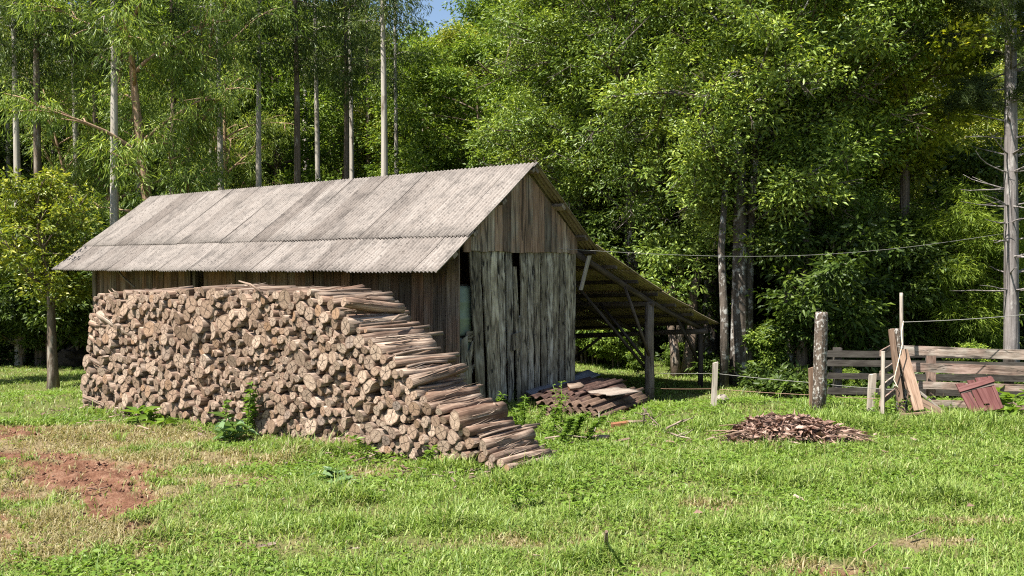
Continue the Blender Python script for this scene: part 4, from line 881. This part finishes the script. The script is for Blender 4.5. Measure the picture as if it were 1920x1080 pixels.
# ------------------------------------------------------------------ trees and plants
def rot_about(v, ax, a): return Matrix.Rotation(a, 3, ax) @ v
def grow(seed, H, r0, base, R, nb, hc=None, up=.5, droop=.0, subs=5, lean=(0, 0), wav=.03, stems=1, top_r=.12, prof=.5, curl=.25, twigs=0):
    """trunk, limbs and twigs in one mesh; returns it with the clump centres"""
    R_ = random.Random(seed); m_ = MB(); cl = []
    hc = hc if hc is not None else (base + H) / 2
    for st in range(stems):
        la = (lean[0] + (R_.uniform(-.22, .22) if stems > 1 else 0), lean[1] + (R_.uniform(-.15, .15) if stems > 1 else 0)); hh = H * (1 if st == 0 else R_.uniform(.75, .95)); rs = r0 * (1 if st == 0 else .75)
        N = 12; px = R_.uniform(0, 6); pts = []
        for i in range(N + 1):
            q = i / N; h = q * hh
            pts.append(Vector((la[0] * h * (.4 + .6 * q) + wav * H * .4 * math.sin(px + q * 5) * q + (st * .16 if st else 0), la[1] * h + wav * H * .4 * math.cos(px * 1.7 + q * 4) * q, h - .25 * (i == 0))))
        rad = [rs * (1.25 if i == 0 else 1 - (1 - top_r) * (i / N) ** .9) for i in range(N + 1)]
        m_.tube(pts, rad, 10, jit=.07)
        at = lambda h: pts[min(N - 1, int(h / hh * N))].lerp(pts[min(N, int(h / hh * N) + 1)], (h / hh * N) % 1)
        for b in range(nb // stems):
            h = base + (hh * .98 - base) * ((b + R_.random()) / max(1, nb // stems)); az = b * 2.4 + R_.uniform(-.5, .5)
            k = max(.05, 1 - ((h - hc) / max(H - hc, hc - base + .01)) ** 2) ** prof
            L = R * k * R_.uniform(.65, 1.08); p = at(h); d = Vector((math.cos(az), math.sin(az), up * R_.uniform(.6, 1.3))).normalized()
            bp = [p]; n = 5
            for i in range(n):
                d = (d + Vector((R_.uniform(-curl, curl), R_.uniform(-curl, curl), -droop * .45 + R_.uniform(-.1, .14)))).normalized(); bp.append(bp[-1] + d * L / n)
            br = max(.010, rs * .42 * (L / R) * (1 - h / hh * .5)); m_.tube(bp, [br * (1 - i / (n + 1)) for i in range(n + 1)], 6, jit=.08)
            cl.append((bp[-1], L, d.copy()))
            for s_ in range(subs):
                i = R_.randint(1, n - 1); p2 = bp[i].lerp(bp[i + 1], R_.random()); d2 = (d + Vector((R_.uniform(-1, 1), R_.uniform(-1, 1), R_.uniform(-.5, .7)))).normalized(); l2 = L * R_.uniform(.22, .45)
                mp = p2 + d2 * l2 * .5; e = p2 + d2 * l2 + Vector((0, 0, -droop * l2 * .4)); m_.tube([p2, mp, e], [br * .4, br * .3, br * .12], 5, jit=.1); cl.append((e, l2, d2)); 
                if R_.random() < .5: cl.append((mp, l2, d2))
        cl.append((pts[-1], R * .3, Vector((0, 0, 1))))
    for _ in range(twigs):                                              # bare grey twigs sticking out of the foliage
        c, l, d = R_.choice(cl); o_ = Vector((c.x, c.y, (c.z - hc) * .4)).normalized(); e = c
        for q in range(2):
            d2 = (o_ + Vector((R_.uniform(-.7, .7), R_.uniform(-.7, .7), R_.uniform(-.6, .7)))).normalized(); l2 = R_.uniform(.45, .95); k = c + d2 * l2 * .55 + Vector((0, 0, R_.uniform(-.08, .08))); e = c + d2 * l2
            m_.tube([c, k, e], [.013, .010, .004], 5, jit=.1)
            for _ in range(2): m_.tube([k, k + (d2 + Vector((R_.uniform(-1, 1), R_.uniform(-1, 1), R_.uniform(-1, 1)))).normalized() * R_.uniform(.2, .4)], [.007, .003], 5)
    return m_, cl
TINT = {}
def leaves(cl, seed, per, cr, L, W, droop=0.0, upb=.8, flat=.65, fold=.22, mid=.45, sprig=True):
    r = np.random.default_rng(seed); n = len(cl); c = np.array([tuple(q[0]) for q in cl]); s = cr * (.7 + .6 * r.random(n))
    N = n * per; i = np.repeat(np.arange(n), per); dv = r.normal(0, 1, (N, 3)); dv = unit(dv) * (r.random(N)[:, None] ** .45)
    if sprig:                                                           # gather the leaves into small sprays
        k = 7; sp = unit(r.normal(0, 1, (n * (per // k + 1), 3))) * (r.random((n * (per // k + 1), 1)) ** .4); j = (i * (per // k + 1) + (np.arange(N) % per) // k); dv = sp[j] + r.normal(0, .17, (N, 3))
    pos = c[i] + dv * s[i][:, None] * np.array([1, 1, flat])
    ax = dv * .9 + r.normal(0, .55, (N, 3)); ax[:, 2] = ax[:, 2] * .6 - droop; nor = r.normal(0, .6, (N, 3)); nor[:, 2] += upb
    TINT['v'] = np.repeat(np.clip(np.repeat(r.random(n), per) * .6 + (sp[j, 2] * .25 + .2 if sprig else .2) + r.normal(0, .06, N), 0, 1), 4)  # rises towards each clump's top: sunlight put into the colour, besides random new growth
    return leaf_geo(pos, ax, nor, L * (.65 + .7 * r.random(N)) * np.repeat(r.uniform(.68, 1.35, n), per), W * (.7 + .6 * r.random(N)), fold, mid)
def tree(name, label, cat, group, wood_mat, leaf_mat, gk, lk):
    m_, cl = grow(**gk); t = thing(name, label, cat, group=group); m_.build('trunk', M[wood_mat], t)
    co, tr_ = leaves(cl, gk['seed'] + 50, **lk); link('crown', tri_mesh('crown', co, tr_, M[leaf_mat], {'young_sunlit': TINT['v']}), t); return t
def put(t, px, Y, rz=0.0, s=1.0, label=None, group=None, x=None, dz_=0.0):
    x = X(px, Y) if x is None else x; t.location = (x, Y, hz(x, Y) - .05 + dz_); t.rotation_euler.z = rz; t.scale = (s,) * 3
    if label: t['label'] = label
    return t
def cp(proto, px, Y, rz, s, label, group=None):
    x = X(px, Y); return dup(proto, (x, Y, hz(x, Y) - .05), rz, s, label, group)
# big glossy broadleaf trees behind the shelter
lkB = dict(per=150, cr=.48, L=.11, W=.042, droop=.1, upb=.55)
lkB2 = dict(per=170, cr=.50, L=.095, W=.034, droop=.25, upb=.5)
B1 = tree('broadleaf_tree', 'big glossy broadleaf tree with mottled trunk just beyond the lean-to end', 'tree', None, 'mottled_trunk', 'lf_broad', dict(seed=11, H=10.2, r0=.20, base=2.8, R=3.0, nb=46, hc=6.5, up=.45, subs=6, lean=(.02, 0), stems=2, prof=.4, twigs=90), lkB)
B2 = tree('broadleaf_tree', 'tall broadleaf tree rising behind the barn ridge end', 'tree', None, 'mottled_trunk', 'lf_broad', dict(seed=12, H=11.5, r0=.22, base=2.9, R=3.2, nb=48, hc=7, up=.5, subs=6, lean=(-.02, .01), prof=.4, twigs=90), lkB2)
B3 = tree('broadleaf_tree', 'dark broadleaf tree with slanting trunks behind the lichen covered post', 'tree', None, 'brown_trunk', 'lf_mid', dict(seed=13, H=9.3, r0=.16, base=2.7, R=2.8, nb=42, hc=6.3, up=.6, subs=6, lean=(.10, 0), stems=3, prof=.4, twigs=90), lkB2)
put(B1, 1388, 18.6, .4); put(B2, 1185, 23.8, 2.0, 1.1); put(B3, 1490, 18.9, .2)
cp(B2, 1330, 22.5, 4.1, .98, 'leafy broadleaf tree standing between the two mottled trunks behind the shelter')
cp(B1, 1095, 25, 1.2, 1.0, 'broadleaf tree directly above the barn gable peak')
cp(B1, 1575, 22.5, 3.6, .85, 'broadleaf tree with bare grey twigs behind the gate')
cp(B3, 1250, 26, 2.5, 1.25, 'broadleaf tree half hidden behind the front row over the shelter roof')
YE = tree('broadleaf_tree', 'yellow green broadleaf tree next to the pine', 'tree', None, 'brown_trunk', 'lf_yel', dict(seed=14, H=10.5, r0=.17, base=4.4, R=2.4, nb=34, hc=7.8, up=.4, subs=5, prof=.45), dict(per=95, cr=.5, L=.13, W=.06, droop=.1, upb=.9))
put(YE, 1690, 20.3, .3)
# citrus tree on the meadow
CT = tree('citrus_tree', 'small round citrus tree standing alone on the grass by the woodpile', 'tree', None, 'brown_trunk', 'lf_citrus', dict(seed=15, H=4.2, r0=.125, base=1.65, R=1.4, nb=32, hc=2.7, up=.8, subs=4, lean=(-.07, 0), wav=.05, prof=.6, top_r=.2, curl=.32), dict(per=34, cr=.29, L=.115, W=.05, droop=.15, upb=.7))
x = X(98, 19.6); CT.location = (x, 19.6, hz(x, 19.6) - .03)
cp(CT, -75, 20.4, 2.2, .9, 'small citrus tree cut off by the picture edge beside the round one'); 
# near eucalyptus with hanging leaves
lkE = dict(per=84, cr=.44, L=.17, W=.028, droop=1.0, upb=.1, flat=.9, fold=.1, mid=.4)
E1 = tree('eucalyptus_tree', 'bushy eucalyptus with tan forked limbs and drooping bright leaves over the barn roof', 'tree', None, 'tan_branch', 'lf_euc', dict(seed=16, H=12, r0=.19, base=3.0, R=2.5, nb=34, hc=6.8, up=1.3, droop=.28, subs=6, lean=(-.03, 0), stems=2, prof=.45), lkE)
put(E1, 300, 22.5, .5)
cp(E1, 190, 27, 3.0, .85, 'drooping eucalyptus further back behind the citrus tree')
cp(E1, 430, 29, 1.7, .8, 'drooping eucalyptus behind the middle of the barn roof')
# slim plantation eucalypts
def slim(seed, wm, H=14.5, r0=.145): 
    return tree('eucalyptus_tree', 'slim tall eucalyptus', 'tree', None, wm, 'lf_slim', dict(seed=seed, H=H, r0=r0, base=8.6, R=1.15, nb=16, hc=12, up=.5, droop=.4, subs=4, wav=.014, prof=.35, top_r=.25), dict(per=42, cr=.5, L=.17, W=.034, droop=.9, upb=.1, flat=.9, fold=.1))
S1 = slim(21, 'pale_trunk'); S2 = slim(22, 'brown_trunk'); S3 = slim(23, 'pale_trunk', 15, .12)
put(S1, 720, 26.5, 1.0, 1, 'straight pale eucalyptus trunk rising above the middle of the roof ridge'); put(S2, 557, 27, .4, 1, 'brown barked eucalyptus just beside the pale one over the roof'); put(S3, 597, 29, 2, 1.0, 'thin whitish eucalyptus trunk above the far half of the roof')
slims = [(S2, 325, 24.0, .9, 'tan trunk rising out of the bushy eucalyptus over the roof', None), (S3, 415, 25.5, 1.0, 'thin trunk between the bushy eucalyptus and the slender one', None), (S2, 75, 25.0, 1.0, 'dark trunk furthest over the citrus tree crown', None), (S2, 648, 28.5, .9, 'darker of two close eucalyptus trunks over the roof middle', None), (S3, 660, 31, 1.0, 'thinner of two close eucalyptus trunks over the roof middle', None), (S1, 971, 34, 1.05, 'pale eucalyptus trunk showing behind the peak of the barn', None), (S2, 1004, 37, 1.0, 'brown eucalyptus further up the slope behind the barn peak', None),
         (S1, 145, 26.8, .95, 'pale eucalyptus trunk above the citrus tree', None), (S1, 215, 22.0, .9, 'grey eucalyptus trunk ending at the barn roof corner', None), (S3, 487, 26.5, 1.0, 'slender eucalyptus trunk low over the roof beside the drooping eucalyptus', None)]
for k, (px, Y) in enumerate(((36, 25), (75, 28), (20, 31), (105, 34), (182, 32), (262, 33), (400, 33), (445, 37), (525, 38), (575, 42), (690, 38), (745, 33), (-40, 27), (-90, 31), (320, 41), (55, 44), (1050, 44))):
    slims.append(((S1, S2, S3)[k % 3], px, Y, .9 + .04 * (k % 5), 'slim eucalyptus trunk standing in the shade of the wood behind the barn', 'eucalyptus trunks in the wood'))
for k, (pr, px, Y, s, lab, gr) in enumerate(slims): cp(pr, px, Y, k * 1.9, s, lab, gr)
# mid-height trees up the slope
MT = tree('hillside_tree', 'rounded leafy tree', 'tree', None, 'brown_trunk', 'lf_mid', dict(seed=31, H=9.5, r0=.15, base=1.6, R=2.9, nb=36, hc=5.2, up=.5, subs=5, prof=.4), dict(per=100, cr=.6, L=.15, W=.062, droop=.2, upb=.7))
MY = tree('hillside_tree', 'light green tree', 'tree', None, 'pale_trunk', 'lf_citrus', dict(seed=32, H=8.5, r0=.13, base=1.5, R=2.6, nb=34, hc=4.8, up=.6, subs=5, prof=.4), dict(per=95, cr=.58, L=.15, W=.058, droop=.3, upb=.7))
put(MT, 900, 33, 0, 1.0, 'dark rounded tree on the slope just above the barn ridge'); put(MY, 870, 42, .5, 1.0, 'bright leafy tree high on the slope between the pale trunks')
mids = [(MY, 1010, 40, 1.0, 'light green tree on the slope behind the barn peak'), (MT, 790, 36, .95, 'dark leafy tree behind the middle of the ridge'), (MY, 705, 40, .6, 'low yellowish tree low between two eucalyptus trunks')]
k = 0
for Y, n, off in ((31, 8, 0), (38, 11, 70), (46, 12, 20), (55, 13, 90), (66, 14, 40)):
    for q in range(n):
        px = -180 + off + (2280 / n) * q + random.uniform(-50, 50)
        if Y == 31 and 380 < px < 1000: continue
        mids.append(((MT, MY, MT, MT, MY)[k % 5], px, Y + random.uniform(-2, 2), random.uniform(.85, 1.35) * (.66 if 700 < px < 900 and Y > 36 else 1), ('dark green' if (k % 5) in (0, 2, 3) else 'light green') + ' leafy tree among many on the wooded hillside', 'trees on the wooded hillside')); k += 1
for k, (pr, px, Y, s, lab, *gr) in enumerate(mids):
    dk = px < 240 and gr
    o = cp(pr, px, Y, k * 2.3, s, 'deep green shaded tree on the hillside behind the citrus tree' if dk else lab, gr[0] if gr else None)
    if dk:                                                              # darker leaf colour stands in for the shade on this side
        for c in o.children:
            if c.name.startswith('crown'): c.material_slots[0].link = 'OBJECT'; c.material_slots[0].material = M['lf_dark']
# dark understorey along the edge of the wood
SH = []
for k in range(3):
    SH.append(tree('shrub', 'dark shrub', 'shrub', None, 'brown_trunk', 'lf_dark', dict(seed=41 + k, H=2.7 + .4 * k, r0=.05, base=.25, R=1.35, nb=24, hc=1.3, up=.7, subs=4, stems=2, prof=.4), dict(per=62, cr=.36, L=.13, W=.055, droop=.3, upb=.7)))
spots = []
for px in range(-160, 240, 50): spots.append((px, 24.5 + random.uniform(-.3, .6)))
for px in range(-100, 300, 75): spots.append((px, 27.5 + random.uniform(-.6, 1)))
for px in range(300, 1060, 95): spots.append((px, 26 + random.uniform(-1, 2)))
for px in range(1100, 2080, 58): spots.append((px, (23.6 if px < 1310 else 21.2 if not 1310 < px < 1530 else 23.0) + random.uniform(-.4, 1.6)))
for px in [1560, 1650]: spots.append((px, 18.6 + random.uniform(-.5, 1.2)))
for px in range(1080, 2080, 95): spots.append((px, 24.5 + random.uniform(-.6, 1.6)))
first = [True] * 3
for k, (px, Y) in enumerate(spots):
    q = k % 3; lab = 'dark leafy shrub in the shaded undergrowth along the wood edge'; s = random.uniform(.8, 1.35); gr = 'shrubs along the wood edge'
    if first[q]: put(SH[q], px, Y, k * 1.3, s, lab); SH[q]['group'] = gr; first[q] = False
    else: cp(SH[q], px, Y, k * 1.3, s, lab, gr)
# lit bushes seen under the shelter and by the fence
LB = tree('bush', 'sunlit leafy bush under the shelter roof beyond the back post', 'bush', None, 'brown_trunk', 'lf_mid', dict(seed=51, H=1.5, r0=.03, base=.15, R=.8, nb=22, hc=.7, up=.8, subs=4, stems=2, prof=.4), dict(per=52, cr=.22, L=.10, W=.045, droop=.3, upb=.7))
put(LB, 1150, 21.8, 0, .8)
for px, Y, s, lab in ((1195, 20.4, .35, 'low sunlit bush beside the main shelter post'), (1270, 21.2, .4, 'small bush in the light between the two shelter posts'), (1112, 22.6, .9, 'taller bush glimpsed right behind the back shelter post'), (1430, 18.6, .75, 'pale green bush behind the wires between the shelter corner and the lichen covered post'), (1590, 16.4, .35, 'low weed bush behind the dark fence by the gate'), (1620, 19.5, 1.3, 'leafy bush in the shade behind the gate'), (1815, 17.9, .55, 'sunlit bush with pale leaves below the feathery bamboo')):
    cp(LB, px, Y, px * .7, s, lab)
# feathery bamboo thicket
BA = tree('bamboo_thicket', 'feathery light green bamboo thicket beside the pine trunk', 'bamboo', None, 'brown_trunk', 'lf_bamboo', dict(seed=61, H=4.2, r0=.03, base=.6, R=1.2, nb=46, hc=2.3, up=1.2, droop=.55, subs=5, stems=4, prof=.45), dict(per=95, cr=.34, L=.15, W=.02, droop=.5, upb=.5, fold=.05))
put(BA, 1778, 19.3, 0)
# pine
def pine():
    R_ = random.Random(71); m_ = MB(); H = 14; pts = [Vector((-.045 * h * .35, 0, h - .3 * (h == 0))) for h in np.linspace(0, H, 14)]
    m_.tube(pts, [.145 * (1.15 if i == 0 else 1 - .55 * i / 13) for i in range(14)], 12, jit=.06); nd_ = MB(); pos = []; ax = []; dead = MB()
    for wv in range(34):
        h = 2.0 + wv * .33; q = h / H * 13; p = pts[int(q)].lerp(pts[min(13, int(q) + 1)], q % 1)
        for b in range(R_.randint(3, 5)):
            az = R_.uniform(0, 6.28); L = R_.uniform(.7, 1.3) if h < 6.0 else R_.uniform(1.5, 2.3); d = Vector((math.cos(az), math.sin(az), R_.uniform(-.05, .25) if h < 6 else R_.uniform(.0, .35))).normalized(); bp = [p]
            for i in range(5): d = (d + Vector((R_.uniform(-.16, .16), R_.uniform(-.16, .16), R_.uniform(-.12, .16)))).normalized(); bp.append(bp[-1] + d * L / 5)
            (dead if h < 6 else m_).tube(bp, [.020, .016, .013, .010, .007, .003], 5, jit=.12)
            if h < 6.0 and R_.random() < .5:
                e = bp[2]; dead.tube([e, e + Vector((R_.uniform(-.3, .3), R_.uniform(-.3, .3), R_.uniform(-.1, .2)))], [.009, .003], 5)
            if h >= 5.6:
                for i in range(2, 6):
                    for _ in range(5):
                        c = bp[i] + Vector((R_.uniform(-.22, .22), R_.uniform(-.22, .22), R_.uniform(-.1, .16))); dd = (d + Vector((R_.uniform(-.5, .5), R_.uniform(-.5, .5), R_.uniform(-.1, .6)))).normalized()
                        for _ in range(34): pos.append(c + dd * R_.uniform(-.10, .10)); ax.append(dd * .8 + Vector((R_.gauss(0, .5), R_.gauss(0, .5), R_.gauss(0, .5))))
    t = thing('pine_tree', 'tall grey pine trunk with dead side twigs and feathery top', 'tree'); m_.build('trunk', M['pine_bark'], t); dead.build('dead_branches', M['pine_bark'], t)
    pos = np.array([tuple(p) for p in pos]); ax = np.array([tuple(p) for p in ax]); co, tr_ = leaf_geo(pos, ax, rng.normal(0, 1, pos.shape), .20, .011, .0); link('crown', tri_mesh('crown', co, tr_, M['lf_pine']), t); return t
PI_ = pine(); put(PI_, 1899, 17.8, 0)
cp(PI_, 2010, 26, 2.0, 1.1, 'second pine further back at the edge of the wood')
# fan palm with a skirt of dead fronds
pa = thing('fan_palm', 'fan palm with pale fronds and a dark dead skirt by the shelter eave', 'palm'); m_ = MB(); m_.tube([(0, 0, -.3), (.02, 0, 1), (0, 0, 2.6)], [.12, .10, .09], 10, jit=.08); m_.build('trunk', M['brown_trunk'], pa)
def fronds(n, elev, L, seed, zc):
    R_ = random.Random(seed); pos = []; ax = []; nor = []; ln = []
    for k in range(n):
        az = R_.uniform(0, 6.28); el = R_.uniform(*elev); d = Vector((math.cos(az) * math.cos(el), math.sin(az) * math.cos(el), math.sin(el))); side = d.cross(Vector((0, 0, 1))).normalized(); up_ = side.cross(d); c = Vector((0, 0, zc)) + d * L * .55
        for q in range(22):
            a = (q / 21 - .5) * 3.6; pos.append(c); ax.append(d * math.cos(a) + side * math.sin(a) + Vector((0, 0, -.25 * abs(a)))); nor.append(up_); ln.append(L * .6 * (.75 + .25 * math.cos(a)))
    return leaf_geo(np.array([tuple(p) for p in pos]), np.array([tuple(p) for p in ax]), np.array([tuple(p) for p in nor]), np.array(ln), .05, .15)
co, tr_ = fronds(20, (-.2, 1.1), .95, 5, 2.6); link('crown', tri_mesh('crown', co, tr_, M['lf_palm']), pa)
co, tr_ = fronds(26, (-1.35, -.7), .8, 6, 2.5); link('dead_skirt', tri_mesh('dead_skirt', co, tr_, M['lf_dead']), pa)
put(pa, 1275, 21.5, 0, 1.0)
dup(pa, (X(1600, 19.5), 19.5, hz(X(1600, 19.5), 19.5)), 1.0, 1.05, 'fan palm in the dark undergrowth behind the open gate')
# mossy stump and forest-floor debris
lump('stump', Vector((X(132, 24.6), 24.6, hz(X(132, 24.6), 24.6) + .15)), .45, .35, .32, 'dark_soil', 'dark broken stump at the wood edge behind the citrus tree', 'stump', 8)
for px, Y, tx_, ty_, r_, lab in ((1358, 18.0, 1352, 470, .085, 'brown straight trunk between the shelter corner post and the white mottled trunk'), (1500, 18.0, 1512, 440, .10, 'dark twin trunk leaning behind the lichen covered post'), (1478, 18.3, 1486, 450, .09, 'mottled thin trunk between the wire fence bush and the dark twin trunk'), (1268, 20.0, 1256, 600, .10, 'pale slanting trunk seen under the shelter eave'), (1288, 20.4, 1300, 560, .13, 'dark thick trunk seen beside the pale slanting one under the eave'), (1198, 24.0, 1199, 420, .085, 'thin pale trunk standing above the shelter roof')):
    x = X(px, Y); a = Vector((x, Y, hz(x, Y) - .1)); b = P(tx_, ty_, Y + .3); c = a.lerp(b, .5) + Vector((.04, 0, 0)); t = thing('tree', lab, 'tree', a); m_ = MB(); m_.tube([Vector((0, 0, 0)), c - a, b - a, (b - a) * 1.35 + Vector((.1, 0, .3))], [r_ * 1.2, r_, r_ * .85, r_ * .7], 11, jit=.08); m_.build('trunk', M['brown_trunk' if int(px) % 4 == 0 or r_ > .11 else 'mottled_trunk'], t)
    cl = [((b - a) * 1.35 + Vector((random.gauss(0, .5), random.gauss(0, .5), random.uniform(0, 1.2))), 1, 0) for _ in range(26)]; co, tr_ = leaves(cl, int(px), 60, .4, .12, .05, .2); link('crown', tri_mesh('crown', co, tr_, M['lf_broad']), t)
# weeds by the woodpile and the sheets
def weed(seed, n, h, L, W, mat, name, label, spread=.25, cat='weed', up=.5, stems=5):
    r = np.random.default_rng(seed); t = thing(name, label, cat); m_ = MB(); pos = []; ax = []
    for s_ in range(stems):
        b = r.normal(0, spread * .5, 2); e = np.array([b[0] + r.normal(0, spread * .6), b[1] + r.normal(0, spread * .6), h * r.uniform(.6, 1.1)]); a = np.array([b[0], b[1], -.03]); m_.tube([a, (a + e) / 2 + [0, 0, .05 * h], e], [.006, .005, .003], 5)
        for k in range(n // stems):
            q = r.random() ** .7; p = a + (e - a) * q; an = r.random() * 6.28; pos.append(p); ax.append([math.cos(an), math.sin(an), up * r.uniform(-.3, 1.2)])
    m_.build('stem', M['lf_weed'], t); pos = np.array(pos); co, tr_ = leaf_geo(pos, np.array(ax), r.normal(0, .3, pos.shape) + [0, 0, 1], L * (.6 + .6 * r.random(len(pos))), W * (.7 + .5 * r.random(len(pos))), .18); link('foliage', tri_mesh('foliage', co, tr_, M[mat]), t); return t
for a in ((1, 240, .62, .10, .042, 'lf_weed', 'weed', 'tall seeding weed growing against the middle of the woodpile', .18, 462, 815), (2, 40, .22, .22, .09, 'lf_blue', 'weed', 'broad bluish leaved plant at the foot of the woodpile', .2, 437, 822), (3, 50, .16, .24, .10, 'lf_weed', 'weed', 'broad green leaved plant by the tree end of the woodpile', .2, 290, 792),
          (4, 900, .34, .07, .026, 'lf_weed', 'weed', 'bushy bright weed growing before the roofing sheets', .38, 1062, 828), (5, 420, .42, .075, .022, 'lf_weed', 'weed', 'upright leafy weed at the foot of the barn gable', .22, 985, 805), (6, 140, .55, .07, .02, 'lf_weed', 'weed', 'single tall leafy stem in front of the curled sheet', .10, 1052, 800), (7, 90, .35, .22, .09, 'lf_weed', 'weed', 'big leaved weed beside the red hatch', .3, 1898, 775),
          (8, 220, .25, .09, .035, 'lf_weed', 'weed', 'low weed clump in front of the bottom logs', .45, 800, 848), (9, 80, .3, .08, .03, 'lf_weed', 'weed', 'small weed at the foot of the main shelter post', .2, 1235, 748), (10, 60, .10, .12, .06, 'lf_blue', 'weed', 'flat rosette weed in the near meadow', .18, 640, 900), (11, 120, .2, .07, .03, 'lf_weed', 'weed', 'weed tuft near the lichen covered post', .3, 1590, 775), (12, 300, .3, .08, .03, 'lf_weed', 'weed', 'row of low weeds along the shady edge under the wires', .8, 1440, 742), (13, 110, .16, .07, .03, 'lf_weed', 'weed', 'small weed clump on the worn dry ground', .25, 1005, 940), (14, 160, .3, .07, .03, 'lf_weed', 'weed', 'weed tangle under the hanging strap by the gate', .35, 1650, 780)):
    t = weed(a[0], a[1], a[2], a[3], a[4], a[5], a[6], a[7], a[8]); t.location = G(a[9], a[10])
# distant wooded hillside as one mass
r = np.random.default_rng(99); n = 5200; Yc = r.uniform(50, 98, n); xc = r.uniform(-1, 1, n) * Yc * .8; zc = hgt(xc, Yc) + r.random(n) * 5.5
cl = [((x_, y_, z_), 1, 0) for x_, y_, z_ in zip(xc, Yc, zc)]
co, tr_ = leaves(cl, 3, 42, 1.1, .42, .22, .2, .7, .8)
tag(link('distant_wood', tri_mesh('distant_wood', co, tr_, M['lf_mid'])), 'far wooded hillside filling the gaps between the trees', 'woodland', kind='stuff')
# undergrowth on the forest floor
n = 2600; Yc = np.concatenate([r.uniform(19.5, 34, n), r.uniform(16.5, 20, 700)]); xc = np.concatenate([r.uniform(-1, 1, n) * Yc[:n] * .72, r.uniform(2.0, 14, 700)])
k = ~in_solid(xc, Yc) & (wood_of(xc, Yc) > .6); xc, Yc = xc[k], Yc[k]; zc = hgt(xc, Yc) + r.random(len(xc)) * .3
co, tr_ = leaves([((a, b, c), 1, 0) for a, b, c in zip(xc, Yc, zc)], 4, 46, .38, .15, .06, .1, .7, .55)
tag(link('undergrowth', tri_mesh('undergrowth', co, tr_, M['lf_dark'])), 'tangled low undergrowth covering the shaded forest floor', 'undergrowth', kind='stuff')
